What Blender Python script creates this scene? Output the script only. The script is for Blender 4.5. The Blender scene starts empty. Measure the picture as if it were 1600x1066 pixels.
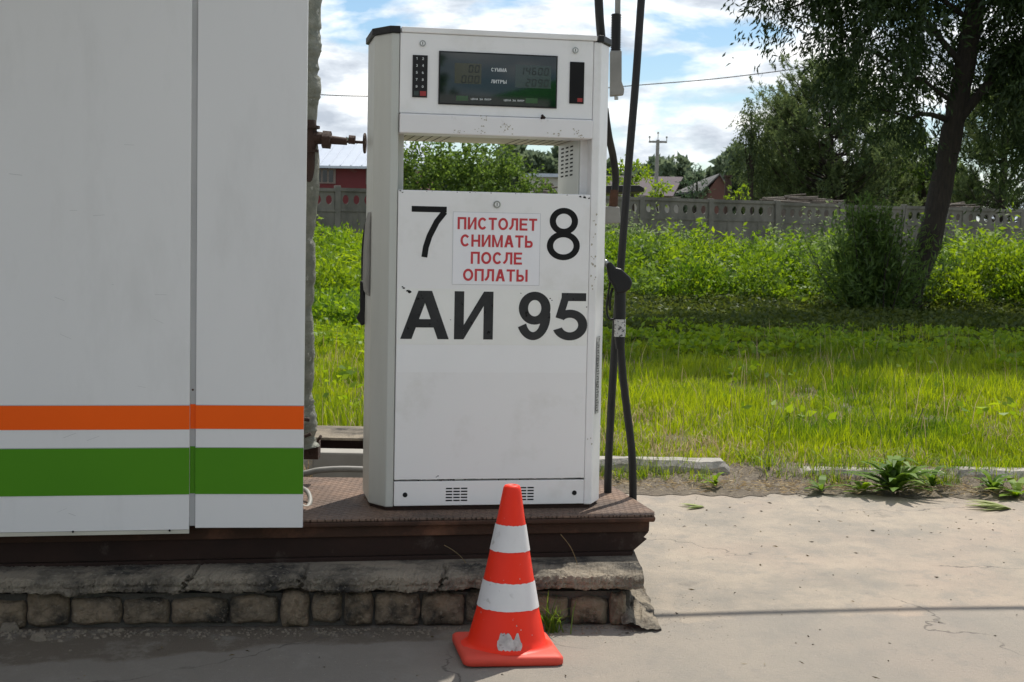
import bpy, math, random
import numpy as np
from mathutils import Vector, Matrix

# ------------------------------------------------------------------ camera
F=2300.; PITCH=math.atan(148/2300); ROLL=math.radians(1.12); HC=1.235
fw=np.array([0,math.cos(PITCH),-math.sin(PITCH)]); U0=np.array([0,math.sin(PITCH),math.cos(PITCH)]); X0=np.array([1.,0,0])
cr=math.cos(ROLL)*X0+math.sin(ROLL)*U0; cu=-math.sin(ROLL)*X0+math.cos(ROLL)*U0
CAM=np.array([0,0,HC])
def ray(px,py): return fw+cr*(px-800)/F-cu*(py-533)/F
def atY(px,py,Y): d=ray(px,py); return CAM+d*(Y/d[1])
def gz(px,py,z=0): d=ray(px,py); return CAM+d*((z-HC)/d[2])
sc=bpy.context.scene; COL=sc.collection
cd=bpy.data.cameras.new('camera'); cam=bpy.data.objects.new('camera',cd); COL.objects.link(cam)
m=Matrix.Identity(4)
for i in range(3): m[i][0]=cr[i]; m[i][1]=cu[i]; m[i][2]=-fw[i]; m[i][3]=CAM[i]
cam.matrix_world=m; cd.sensor_width=36; cd.lens=36*F/1600; cd.clip_start=.05; cd.clip_end=4000
cd.dof.use_dof=True; cd.dof.focus_distance=5.2; cd.dof.aperture_fstop=16
sc.camera=cam
# ------------------------------------------------------------------ sky, sun, exposure
SUN_AZ=66; SUN_EL=57
w=bpy.data.worlds.new('World'); sc.world=w; w.use_nodes=True; nt=w.node_tree; nt.nodes.clear()
def N(nt,t,**k):
    n=nt.nodes.new(t)
    for a,b in k.items(): setattr(n,a,b)
    return n
def ramp(nt,src,stops,interp='LINEAR'):
    n=N(nt,'ShaderNodeValToRGB'); cr_=n.color_ramp; cr_.interpolation=interp
    while len(cr_.elements)<len(stops): cr_.elements.new(.5)
    for e,(p,c) in zip(cr_.elements,stops):
        e.position=p; e.color=(c,c,c,1) if not hasattr(c,'__len__') else (*c,1)
    nt.links.new(src,n.inputs[0]); return n.outputs[0]
sky=N(nt,'ShaderNodeTexSky',sky_type='NISHITA',sun_disc=False,sun_elevation=math.radians(SUN_EL),sun_rotation=math.radians(90-SUN_AZ),altitude=150,air_density=1.1,dust_density=.3,ozone_density=3.)
bg1=N(nt,'ShaderNodeBackground'); bg1.inputs[1].default_value=.085; hsv=N(nt,'ShaderNodeHueSaturation'); hsv.inputs['Saturation'].default_value=1.12; nt.links.new(sky.outputs[0],hsv.inputs['Color']); nt.links.new(hsv.outputs[0],bg1.inputs[0])
tc=N(nt,'ShaderNodeTexCoord'); mp=N(nt,'ShaderNodeMapping'); mp.inputs['Scale'].default_value=(1,1,2.9); mp.inputs['Location'].default_value=(.37,.1,.22)
nt.links.new(tc.outputs['Generated'],mp.inputs[0])
n1=N(nt,'ShaderNodeTexNoise'); n1.inputs['Scale'].default_value=6.4; n1.inputs['Detail'].default_value=9; n1.inputs['Roughness'].default_value=.55; n1.inputs['Distortion'].default_value=.3
nt.links.new(mp.outputs[0],n1.inputs['Vector'])
mask=ramp(nt,n1.outputs[0],[(.435,0),(.475,.40),(.52,.88),(.58,1)])
n2=N(nt,'ShaderNodeTexNoise'); n2.inputs['Scale'].default_value=11; n2.inputs['Detail'].default_value=8; n2.inputs['Roughness'].default_value=.6
nt.links.new(mp.outputs[0],n2.inputs['Vector'])
ccol=ramp(nt,n2.outputs[0],[(.36,(.44,.49,.56)),(.45,(.64,.69,.75)),(.52,(.90,.92,.93)),(.60,(1.10,1.09,1.06))])
bg2=N(nt,'ShaderNodeBackground'); bg2.inputs[1].default_value=.93; nt.links.new(ccol,bg2.inputs[0])
mx=N(nt,'ShaderNodeMixShader'); nt.links.new(mask,mx.inputs[0]); nt.links.new(bg1.outputs[0],mx.inputs[1]); nt.links.new(bg2.outputs[0],mx.inputs[2])
wo=N(nt,'ShaderNodeOutputWorld'); nt.links.new(mx.outputs[0],wo.inputs[0])
sl=bpy.data.lights.new('sun','SUN'); sl.energy=4.2; sl.angle=math.radians(.5); sl.color=(1,.95,.86)
so=bpy.data.objects.new('sun',sl); COL.objects.link(so); so.location=(8,20,25)
a=math.radians(SUN_AZ); e=math.radians(SUN_EL)
sd=Vector((math.cos(e)*math.cos(a),math.cos(e)*math.sin(a),math.sin(e))); so.rotation_euler=sd.to_track_quat('Z','Y').to_euler()
sc.view_settings.view_transform='Standard'; sc.view_settings.look='None'; sc.view_settings.gamma=1; sc.view_settings.exposure=0.46
sc.render.engine='CYCLES'

# ------------------------------------------------------------------ materials
def mat(name,col,rough=.6,col2=None,nscale=6,amt=.5,bump=0,bscale=40,metal=0,spec=.5,dirt=None,dscale=3,dlo=.55,dhi=.75,stretch=None,fine=None,fscale=150,flo=.6,fhi=.75,coat=0):
    M=bpy.data.materials.new(name); M.use_nodes=True; nt=M.node_tree; b=nt.nodes['Principled BSDF']
    b.inputs['Roughness'].default_value=rough; b.inputs['Metallic'].default_value=metal; b.inputs['Specular IOR Level'].default_value=spec
    b.inputs['Coat Weight'].default_value=coat
    tc=N(nt,'ShaderNodeTexCoord'); src=tc.outputs['Object']
    if stretch:
        mp=N(nt,'ShaderNodeMapping'); mp.inputs['Scale'].default_value=stretch; nt.links.new(src,mp.inputs[0]); src=mp.outputs[0]
    def noise(s,d=6,r=.6):
        n=N(nt,'ShaderNodeTexNoise'); n.inputs['Scale'].default_value=s; n.inputs['Detail'].default_value=d; n.inputs['Roughness'].default_value=r
        nt.links.new(src,n.inputs['Vector']); return n.outputs[0]
    def mix(f,A,B):
        x=N(nt,'ShaderNodeMix',data_type='RGBA'); nt.links.new(f,x.inputs[0])
        for v,i in ((A,6),(B,7)):
            if hasattr(v,'__len__'): x.inputs[i].default_value=(*v,1)
            else: nt.links.new(v,x.inputs[i])
        return x.outputs[2]
    cur=None
    if col2: cur=mix(ramp(nt,noise(nscale),[(.5-amt/2,0),(.5+amt/2,1)]),col,col2)
    if dirt: cur=mix(ramp(nt,noise(dscale,9,.65),[(dlo,0),(dhi,1)]),cur if cur else col,dirt)
    if fine: cur=mix(ramp(nt,noise(fscale,3),[(flo,0),(fhi,1)]),cur if cur else col,fine)
    if cur: nt.links.new(cur,b.inputs['Base Color'])
    else: b.inputs['Base Color'].default_value=(*col,1)
    if bump:
        bp=N(nt,'ShaderNodeBump'); bp.inputs['Strength'].default_value=min(1,bump); bp.inputs['Distance'].default_value=.01*max(1,bump)
        nt.links.new(noise(bscale,8,.65),bp.inputs['Height']); nt.links.new(bp.outputs[0],b.inputs['Normal'])
    return M
def leafmat(name,c1,c2,trans=.45,rough=.5):
    M=bpy.data.materials.new(name); M.use_nodes=True; nt=M.node_tree; nt.nodes.clear()
    at=N(nt,'ShaderNodeAttribute',attribute_name='var')
    c=ramp(nt,at.outputs['Fac'],[(0,c1),(1,c2)])
    d=N(nt,'ShaderNodeBsdfDiffuse'); t=N(nt,'ShaderNodeBsdfTranslucent'); g=N(nt,'ShaderNodeBsdfGlossy'); g.inputs['Roughness'].default_value=rough; g.inputs[0].default_value=(.8,.85,.8,1)
    nt.links.new(c,d.inputs[0])
    hs=N(nt,'ShaderNodeHueSaturation'); hs.inputs['Hue'].default_value=.485; hs.inputs['Value'].default_value=1.9; hs.inputs['Saturation'].default_value=1.05
    nt.links.new(c,hs.inputs['Color']); nt.links.new(hs.outputs[0],t.inputs[0])
    m1=N(nt,'ShaderNodeMixShader'); m1.inputs[0].default_value=trans; nt.links.new(d.outputs[0],m1.inputs[1]); nt.links.new(t.outputs[0],m1.inputs[2])
    m2=N(nt,'ShaderNodeMixShader'); m2.inputs[0].default_value=.022; nt.links.new(m1.outputs[0],m2.inputs[1]); nt.links.new(g.outputs[0],m2.inputs[2])
    o=N(nt,'ShaderNodeOutputMaterial'); nt.links.new(m2.outputs[0],o.inputs[0]); return M
M={}
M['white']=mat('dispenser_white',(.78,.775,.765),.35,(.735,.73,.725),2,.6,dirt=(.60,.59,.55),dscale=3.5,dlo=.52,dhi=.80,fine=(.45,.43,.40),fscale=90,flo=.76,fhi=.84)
M['white_shaded']=mat('dispenser_white_shaded',(.50,.51,.475),.4,(.42,.43,.395),2,.6,dirt=(.38,.38,.32),dscale=5,dlo=.6,dhi=.85,stretch=(6,6,.7))  # same white paint, with the left column's shade put into the colour
M['tray']=mat('tray_white',(.76,.75,.75),.4,(.68,.67,.67),5,.6,dirt=(.36,.34,.33),dscale=9,dlo=.62,dhi=.74)
M['beige']=mat('underside_beige',(.42,.38,.30),.5,(.34,.31,.25),6)
M['black']=mat('black_plastic',(.008,.008,.009),.5,(.012,.012,.012),8,spec=.3)
M['slot']=mat('slot_black',(.006,.006,.006),.9)
M['rubber']=mat('hose_rubber',(.012,.012,.013),.5,(.02,.02,.019),10,spec=.25,dirt=(.04,.037,.03),dscale=14,dlo=.62,dhi=.8)
M['letter']=mat('sticker_black',(.008,.008,.009),.6,(.014,.014,.014),10,spec=.15)
M['letter_worn']=mat('worn_sticker_black',(.020,.021,.022),.6,(.052,.053,.053),9,.6,spec=.15,dirt=(.004,.004,.004),dscale=38,dlo=.60,dhi=.65)
M['red_txt']=mat('sticker_red',(.55,.028,.04),.5,(.45,.03,.04),12)
M['sign']=mat('sticker_white',(.80,.80,.82),.4,(.74,.74,.76),7)
M['sign2']=mat('label_white',(.80,.80,.77),.45,(.72,.72,.68),4,dirt=(.55,.54,.46),dscale=9,dlo=.6,dhi=.8)
M['film']=mat('faded_film',(.80,.80,.795),.4,(.76,.76,.755),4,.5)
M['greyline']=mat('sticker_outline',(.42,.42,.44),.5)
M['screen']=mat('display_glass',(.004,.010,.010),.03,spec=.6)
M['screen'].node_tree.nodes['Principled BSDF'].inputs['IOR'].default_value=1.52
M['seg']=mat('lcd_segment',(.004,.006,.006),.3)
M['lcd']=mat('lcd_panel',(.04,.055,.052),.08,spec=.5)
M['lcd2']=mat('lcd_panel_warm',(.045,.044,.02),.08,spec=.5)
M['lcdg']=mat('lcd_panel_green',(.025,.07,.02),.1,spec=.8)
M['scrtxt']=mat('display_lettering',(.55,.58,.58),.5)
M['redkey']=mat('red_key',(.28,.02,.02),.5)
M['steel']=mat('steel_lock',(.42,.42,.40),.3,(.25,.25,.24),30,metal=.8)
M['label_grey']=mat('side_label',(.42,.42,.40),.5,(.5,.5,.48),40,.3,fine=(.08,.08,.08),fscale=90,flo=.52,fhi=.56)
M['panel']=mat('cladding_grey_white',(.70,.695,.69),.3,(.66,.655,.65),1.1,.6,dirt=(.60,.595,.585),dscale=2.6,dlo=.5,dhi=.8,stretch=(2.2,2.2,.7),fine=(.12,.12,.12),fscale=38,flo=.775,fhi=.80)
M['seam']=mat('seam_grey',(.46,.46,.46),.5,(.38,.38,.38),4)
M['orange']=mat('cladding_orange',(.92,.115,.002),.5,(.82,.10,.002),2,spec=.2)
M['green']=mat('cladding_green',(.075,.25,.006),.5,(.06,.215,.006),2,spec=.2)
M['trim']=mat('trim_beige',(.52,.50,.42),.5,(.42,.40,.33),6,dirt=(.2,.18,.15),dscale=20,dlo=.65,dhi=.75)
M['rust']=mat('rusty_steel',(.065,.033,.021),.8,(.034,.021,.015),7,.6,spec=.2,bump=.4,bscale=60,dirt=(.16,.075,.045),dscale=5,dlo=.5,dhi=.75)
M['rustdark']=mat('old_dark_steel',(.018,.011,.009),.75,(.035,.018,.013),6,.7,spec=.2,bump=.3,bscale=50,dirt=(.10,.08,.065),dscale=8,dlo=.6,dhi=.8)
M['insul']=mat('pipe_insulation',(.27,.275,.23),.6,(.13,.14,.11),20,.4,bump=1.5,bscale=34,dirt=(.55,.55,.50),dscale=30,dlo=.60,dhi=.70)
M['valve']=mat('valve_iron',(.035,.02,.015),.8,(.06,.03,.02),14,bump=.8,bscale=60)
M['conduit']=mat('conduit_grey',(.26,.255,.235),.6,(.17,.165,.15),12)
M['concrete']=mat('old_concrete',(.30,.27,.23),.9,(.20,.185,.16),7,.5,bump=1.,bscale=35,dirt=(.10,.09,.08),dscale=5,dlo=.5,dhi=.72)
M['coping']=mat('coping_mortar',(.34,.285,.215),.95,(.19,.168,.135),5,.5,bump=3,bscale=30,spec=.2,dirt=(.045,.042,.038),dscale=4.2,dlo=.44,dhi=.62,fine=(.28,.25,.20),fscale=55,flo=.58,fhi=.72)
M['brick']=mat('plinth_stone',(.30,.225,.15),.95,(.19,.155,.115),8,.6,bump=3,bscale=28,spec=.2,dirt=(.05,.045,.038),dscale=9,dlo=.46,dhi=.64,fine=(.26,.22,.17),fscale=70,flo=.58,fhi=.70)
M['mortar']=mat('dark_mortar',(.06,.055,.048),.95,(.11,.10,.085),14,bump=1.5,bscale=40)
M['kerb']=mat('kerb_concrete',(.36,.335,.29),.9,(.25,.235,.205),6,.5,bump=1.,bscale=45,dirt=(.15,.13,.105),dscale=7,dlo=.5,dhi=.7)
M['fence']=mat('fence_concrete',(.21,.20,.175),.92,(.145,.14,.12),1.3,.5,bump=.6,bscale=14,dirt=(.06,.062,.05),dscale=1.1,dlo=.45,dhi=.7,stretch=(1,1,.45))
M['cone']=mat('cone_orange',(.84,.026,.004),.5,(.74,.023,.004),6,spec=.3,dirt=(.55,.05,.02),dscale=9,dlo=.6,dhi=.8)
M['conebase']=mat('cone_base_orange',(.66,.065,.038),.6,(.56,.06,.038),7,spec=.3,dirt=(.36,.11,.075),dscale=10,dlo=.6,dhi=.8)
M['band']=mat('cone_band',(.66,.645,.64),.55,(.58,.56,.56),9,dirt=(.34,.32,.30),dscale=22,dlo=.60,dhi=.74)
M['residue']=mat('torn_sticker',(.36,.33,.32),.85,(.56,.53,.51),35,.3,dirt=(.20,.15,.13),dscale=40,dlo=.58,dhi=.64)
M['bark']=mat('willow_bark',(.055,.042,.030),.95,(.022,.018,.014),5,.5,bump=6,bscale=5,stretch=(7,7,1.2))
M['bark2']=mat('pine_bark',(.06,.045,.035),.95,(.03,.024,.02),5,.5)
M['soil']=mat('soil_ground',(.11,.095,.05),.95,(.06,.075,.022),1.8,.5,bump=.8,bscale=20,dirt=(.16,.13,.085),dscale=4,dlo=.5,dhi=.7)
M['dirt']=mat('kerb_dirt',(.17,.135,.095),.95,(.10,.082,.06),12,.5,bump=2,bscale=60,dirt=(.24,.20,.145),dscale=30,dlo=.52,dhi=.66)
M['stone']=mat('rubble_stone',(.24,.20,.15),.9,(.13,.11,.085),16,.5,bump=1,bscale=60)
M['roofzinc']=mat('roof_zinc',(.50,.54,.60),.3,(.42,.46,.52),.6,metal=.2,stretch=(3,3,.2))
M['redwall']=mat('red_wall',(.15,.022,.026),.8,(.11,.02,.022),.9,dirt=(.14,.11,.10),dscale=.7,dlo=.55,dhi=.65)
M['pane']=mat('window_dark',(.012,.013,.016),.15)
M['frame']=mat('window_frame',(.20,.16,.14),.7)
M['purpleroof']=mat('roof_purple',(.085,.066,.075),.8,(.07,.055,.062),.8,spec=.2)
M['redbrick']=mat('house_brick',(.12,.052,.040),.85,(.10,.05,.04),2)
M['greyroof']=mat('roof_grey',(.13,.125,.12),.8,spec=.2)
M['whitewall']=mat('pale_wall',(.55,.53,.48),.8)
M['pole']=mat('pole_concrete',(.30,.29,.27),.9,(.22,.21,.2),2)
M['wire']=mat('wire_black',(.02,.02,.02),.6)
M['wood']=mat('weathered_boards',(.17,.14,.11),.9,(.09,.08,.07),3)
M['signgreen']=mat('canopy_green',(.10,.62,.05),.5)
M['dkgreen']=mat('wall_dark_green',(.015,.07,.02),.6)
M['glue']=mat('bare_block',(.30,.29,.26),.8,(.22,.21,.19),8)
M['L_willow']=leafmat('leaf_willow',(.018,.034,.012),(.050,.080,.022),.28)
M['L_bush']=leafmat('leaf_willow_bush',(.045,.085,.018),(.105,.17,.036),.42)
M['L_weed']=leafmat('leaf_undergrowth',(.04,.10,.008),(.17,.27,.02),.42)
M['L_low']=leafmat('leaf_groundcover',(.030,.050,.010),(.085,.11,.018),.35)
M['L_bush2']=leafmat('leaf_dark_weed',(.035,.075,.014),(.11,.18,.03),.4)
M['L_pale']=leafmat('leaf_pale_mugwort',(.09,.13,.05),(.20,.26,.12),.4)
M['L_yellow']=leafmat('leaf_yellowgreen',(.09,.17,.012),(.21,.30,.02),.42)
M['L_apple']=leafmat('leaf_apple',(.035,.075,.012),(.12,.19,.035),.42)
M['L_pine']=leafmat('needle_pine',(.045,.075,.030),(.14,.185,.065),.35)
M['L_birch']=leafmat('leaf_birch',(.04,.065,.022),(.085,.12,.045),.4)
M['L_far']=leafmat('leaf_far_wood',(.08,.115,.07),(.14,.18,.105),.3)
M['L_spruce']=leafmat('needle_spruce',(.03,.06,.035),(.075,.12,.06),.25)
M['L_grass']=leafmat('blade_grass',(.055,.12,.008),(.26,.325,.018),.45)
M['L_dry']=leafmat('blade_dry',(.20,.15,.075),(.42,.34,.20),.3)
M['L_dock']=leafmat('leaf_dock',(.055,.115,.016),(.13,.21,.025),.4)
M['L_litter']=leafmat('litter_brown',(.035,.025,.015),(.22,.17,.09),.1)
M['L_mown']=leafmat('leaf_lying',(.16,.20,.06),(.30,.34,.14),.3)
# pavement: dusty warm concrete with worn grey patches
def pave():
    Mt=mat('dusty_pavement',(.40,.325,.25),.92); nt=Mt.node_tree; b=nt.nodes['Principled BSDF']
    tc=N(nt,'ShaderNodeTexCoord'); mp=N(nt,'ShaderNodeMapping'); mp.inputs['Scale'].default_value=(1.1,.8,1); nt.links.new(tc.outputs['Object'],mp.inputs[0])
    def no(s,d,r,v=mp.outputs[0],dist=0):
        n=N(nt,'ShaderNodeTexNoise'); n.inputs['Scale'].default_value=s; n.inputs['Detail'].default_value=d; n.inputs['Roughness'].default_value=r; n.inputs['Distortion'].default_value=dist; nt.links.new(v,n.inputs[0]); return n.outputs[0]
    def mix(f,A,B):
        x=N(nt,'ShaderNodeMix',data_type='RGBA'); nt.links.new(f,x.inputs[0])
        for v,i in ((A,6),(B,7)):
            if hasattr(v,'__len__'): x.inputs[i].default_value=(*v,1)
            else: nt.links.new(v,x.inputs[i])
        return x.outputs[2]
    c=mix(ramp(nt,no(2.1,10,.72),[(.40,0),(.62,1)]),(.355,.297,.23),(.225,.202,.168))
    c=mix(ramp(nt,no(.9,5,.5),[(.5,0),(.66,.7)]),c,(.40,.305,.235))
    # dirty asphalt along the plinth, with the left side's shade put into its colour
    sx=N(nt,'ShaderNodeSeparateXYZ'); nt.links.new(tc.outputs['Object'],sx.inputs[0])
    ad=N(nt,'ShaderNodeMath',operation='MULTIPLY_ADD'); nt.links.new(no(2.2,6,.6),ad.inputs[0]); ad.inputs[1].default_value=1.1; nt.links.new(sx.outputs[0],ad.inputs[2])
    c=mix(ramp(nt,ad.outputs[0],[(.15,1),(.62,0)]),c,(.105,.083,.060))
    # a greyer pour in the foreground with a feathered ragged edge
    px_=N(nt,'ShaderNodeMath',operation='MULTIPLY_ADD'); nt.links.new(sx.outputs[0],px_.inputs[0]); px_.inputs[1].default_value=-.3; nt.links.new(sx.outputs[1],px_.inputs[2])
    pq=N(nt,'ShaderNodeMath',operation='MULTIPLY_ADD'); nt.links.new(no(1.8,8,.6),pq.inputs[0]); pq.inputs[1].default_value=.5; nt.links.new(px_.outputs[0],pq.inputs[2])
    pr=N(nt,'ShaderNodeMath',operation='SUBTRACT'); nt.links.new(pq.outputs[0],pr.inputs[0]); pr.inputs[1].default_value=4.4
    c=mix(ramp(nt,pr.outputs[0],[(.46,.62),(.50,0)]),c,(.235,.215,.185))
    c=mix(ramp(nt,no(160,3,.6,tc.outputs['Object']),[(.60,0),(.72,.6)]),c,(.13,.115,.10))
    c=mix(ramp(nt,no(70,4,.7,tc.outputs['Object']),[(.66,0),(.72,.7)]),c,(.55,.50,.42))
    c=mix(ramp(nt,no(420,2,.5,tc.outputs['Object']),[(.55,0),(.68,.55)]),c,(.17,.15,.125))
    c=mix(ramp(nt,no(7,10,.75),[(.50,0),(.62,.6)]),c,(.22,.20,.172))
    # sparse hairline cracks
    nn=N(nt,'ShaderNodeTexNoise'); nn.inputs['Scale'].default_value=3.5; nn.inputs['Detail'].default_value=6; nt.links.new(tc.outputs['Object'],nn.inputs[0])
    va_=N(nt,'ShaderNodeVectorMath',operation='SCALE'); va_.inputs[3].default_value=.42; nt.links.new(nn.outputs['Color'],va_.inputs[0])
    vb_=N(nt,'ShaderNodeVectorMath',operation='ADD'); nt.links.new(tc.outputs['Object'],vb_.inputs[0]); nt.links.new(va_.outputs[0],vb_.inputs[1])
    vo=N(nt,'ShaderNodeTexVoronoi',feature='DISTANCE_TO_EDGE'); vo.inputs['Scale'].default_value=.62; nt.links.new(vb_.outputs[0],vo.inputs[0])
    mm=N(nt,'ShaderNodeMath',operation='MULTIPLY'); nt.links.new(ramp(nt,vo.outputs[0],[(0,1),(.0035,0)]),mm.inputs[0]); nt.links.new(ramp(nt,no(1.1,3,.5),[(.50,0),(.56,.85)]),mm.inputs[1])
    c=mix(mm.outputs[0],c,(.07,.06,.05))
    # oil drips
    c=mix(ramp(nt,no(3.3,4,.5),[(.68,0),(.73,.5)]),c,(.12,.105,.09))
    nt.links.new(c,b.inputs['Base Color'])
    bp=N(nt,'ShaderNodeBump'); bp.inputs['Strength'].default_value=.8; bp.inputs['Distance'].default_value=.010; nt.links.new(no(60,9,.8,tc.outputs['Object']),bp.inputs['Height'])
    bp2=N(nt,'ShaderNodeBump'); bp2.inputs['Strength'].default_value=.12; bp2.inputs['Distance'].default_value=.03; nt.links.new(no(2.5,4,.5,tc.outputs['Object']),bp2.inputs['Height']); nt.links.new(bp2.outputs[0],bp.inputs['Normal'])
    nt.links.new(bp.outputs[0],b.inputs['Normal']); return Mt
M['pave']=pave()
def chequer():
    Mt=mat('chequer_plate',(.165,.11,.082),.7,(.09,.07,.058),5,.5,spec=.15,dirt=(.26,.17,.12),dscale=3,dlo=.45,dhi=.7,metal=0.1); nt=Mt.node_tree; b=nt.nodes['Principled BSDF']
    tc=N(nt,'ShaderNodeTexCoord'); hs=[]
    for s in (1,-1):
        mp=N(nt,'ShaderNodeMapping'); mp.inputs['Rotation'].default_value=(0,0,s*math.radians(45)); nt.links.new(tc.outputs['Object'],mp.inputs[0])
        wv=N(nt,'ShaderNodeTexWave',wave_type='BANDS'); wv.inputs['Scale'].default_value=10; nt.links.new(mp.outputs[0],wv.inputs[0]); hs.append(ramp(nt,wv.outputs[1],[(.62,0),(.9,1)]))
    mxn=N(nt,'ShaderNodeMath',operation='MAXIMUM'); nt.links.new(hs[0],mxn.inputs[0]); nt.links.new(hs[1],mxn.inputs[1])
    bp=N(nt,'ShaderNodeBump'); bp.inputs['Strength'].default_value=1; bp.inputs['Distance'].default_value=.02; nt.links.new(mxn.outputs[0],bp.inputs['Height']); nt.links.new(bp.outputs[0],b.inputs['Normal'])
    return Mt
M['chequer']=chequer()

# ------------------------------------------------------------------ mesh helpers
class MB:
    def __init__(s): s.v=[]; s.f=[]; s.sm=[]
    def add(s,vs,fs,smooth=False):
        o=len(s.v); s.v+=[tuple(map(float,x)) for x in vs]; s.f+=[tuple(o+i for i in f) for f in fs]; s.sm+=[smooth]*len(fs); return s
    def box(s,x0,x1,y0,y1,z0,z1):
        return s.add([(x0,y0,z0),(x1,y0,z0),(x1,y1,z0),(x0,y1,z0),(x0,y0,z1),(x1,y0,z1),(x1,y1,z1),(x0,y1,z1)],[(0,3,2,1),(4,5,6,7),(0,1,5,4),(1,2,6,5),(2,3,7,6),(3,0,4,7)])
    def prism(s,poly,z0,z1,axis='z'):   # polygon extruded; axis y: poly is (x,z)
        n=len(poly)
        if axis=='z': vs=[(x,y,z0) for x,y in poly]+[(x,y,z1) for x,y in poly]
        elif axis=='y': vs=[(x,z0,y) for x,y in poly]+[(x,z1,y) for x,y in poly]
        else: vs=[(z0,x,y) for x,y in poly]+[(z1,x,y) for x,y in poly]
        return s.add(vs,[tuple(range(n-1,-1,-1)),tuple(range(n,2*n))]+[(i,(i+1)%n,n+(i+1)%n,n+i) for i in range(n)])
    def tube(s,path,r,seg=12,cap=True):
        P=[Vector(p) for p in path]; n=len(P); R=r if hasattr(r,'__len__') else [r]*n
        vs=[]; up=None
        for i,p in enumerate(P):
            t=(P[min(i+1,n-1)]-P[max(i-1,0)]).normalized()
            if up is None: up=t.orthogonal().normalized()
            up=(up-t*up.dot(t)).normalized(); b=t.cross(up)
            for k in range(seg):
                a=2*math.pi*k/seg; vs.append(p+(up*math.cos(a)+b*math.sin(a))*R[i])
        fs=[(i*seg+k,i*seg+(k+1)%seg,(i+1)*seg+(k+1)%seg,(i+1)*seg+k) for i in range(n-1) for k in range(seg)]
        s.add(vs,fs,True)
        if cap: s.add(vs[:seg],[tuple(range(seg-1,-1,-1))]); s.add(vs[-seg:],[tuple(range(seg))])
        return s
    def lathe(s,prof,seg=32,c=(0,0,0),flat=False):
        vs=[(c[0]+r*math.cos(2*math.pi*k/seg),c[1]+r*math.sin(2*math.pi*k/seg),c[2]+z) for r,z in prof for k in range(seg)]
        n=len(prof); return s.add(vs,[(i*seg+k,i*seg+(k+1)%seg,(i+1)*seg+(k+1)%seg,(i+1)*seg+k) for i in range(n-1) for k in range(seg)],not flat)
    def build(s,name,mt,parent=None,bevel=0,**tg):
        me=bpy.data.meshes.new(name); me.from_pydata(s.v,[],s.f); me.materials.append(M[mt] if isinstance(mt,str) else mt)
        me.polygons.foreach_set('use_smooth',s.sm); me.update()
        o=bpy.data.objects.new(name,me); COL.objects.link(o)
        if parent: o.parent=parent
        if bevel:
            b=o.modifiers.new('bevel','BEVEL'); b.width=bevel; b.segments=2; b.limit_method='ANGLE'; b.angle_limit=math.radians(40)
        tag(o,**tg); return o
def tag(o,label=None,cat=None,group=None,kind=None):
    for k,v in (('label',label),('category',cat),('group',group),('kind',kind)):
        if v: o[k]=v
    return o
def thing(name,label,cat,loc=(0,0,0),rz=0,group=None):
    o=bpy.data.objects.new(name,None); COL.objects.link(o); o.empty_display_size=.1
    o.location=tuple(float(x) for x in loc); o.rotation_euler=(0,0,rz); return tag(o,label,cat,group)
def npmesh(name,V,K,mt,parent=None,var=None,**tg):
    """V (n,3) vertices, faces are consecutive runs of K vertices"""
    V=np.ascontiguousarray(V,dtype=np.float32); n=len(V); nf=n//K
    me=bpy.data.meshes.new(name); me.vertices.add(n); me.vertices.foreach_set('co',V.ravel())
    me.loops.add(n); me.loops.foreach_set('vertex_index',np.arange(n,dtype=np.int32))
    me.polygons.add(nf); me.polygons.foreach_set('loop_start',np.arange(0,n,K,dtype=np.int32)); me.polygons.foreach_set('loop_total',np.full(nf,K,dtype=np.int32))
    if var is not None:
        at=me.attributes.new('var','FLOAT','POINT'); at.data.foreach_set('value',np.repeat(np.asarray(var,dtype=np.float32),K))
    me.materials.append(M[mt]); me.update(); me.validate()
    o=bpy.data.objects.new(name,me); COL.objects.link(o)
    if parent: o.parent=parent
    return tag(o,**tg)
def unit(a): return a/np.maximum(np.linalg.norm(a,axis=-1,keepdims=True),1e-9)
def leaves(P,L,W,rng,axis=None,spread=1.):
    """diamond leaves at P; axis = preferred direction of the leaf"""
    n=len(P); a=rng.normal(size=(n,3))*spread
    if axis is not None: a=a+axis
    a=unit(a); b=unit(np.cross(a,rng.normal(size=(n,3))))
    L=np.asarray(L)*rng.uniform(.7,1.3,n); W=np.asarray(W)*rng.uniform(.7,1.3,n)
    L=L[:,None]; W=W[:,None]
    nrm=np.cross(a,b)*L*.12
    return np.stack([P,P+a*L*.45+b*W*.5+nrm,P+a*L,P+a*L*.45-b*W*.5+nrm],1).reshape(-1,3)
def smooth_noise(x,y,seed=0,s=1.):
    r=np.random.default_rng(seed); out=np.zeros_like(np.asarray(x,float))
    for k in range(7):
        a=r.uniform(0,6.28); f=s*r.uniform(.5,2.2); out+=np.sin((np.cos(a)*x+np.sin(a)*y)*f+r.uniform(0,6.28))
    return out/7*1.6

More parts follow.
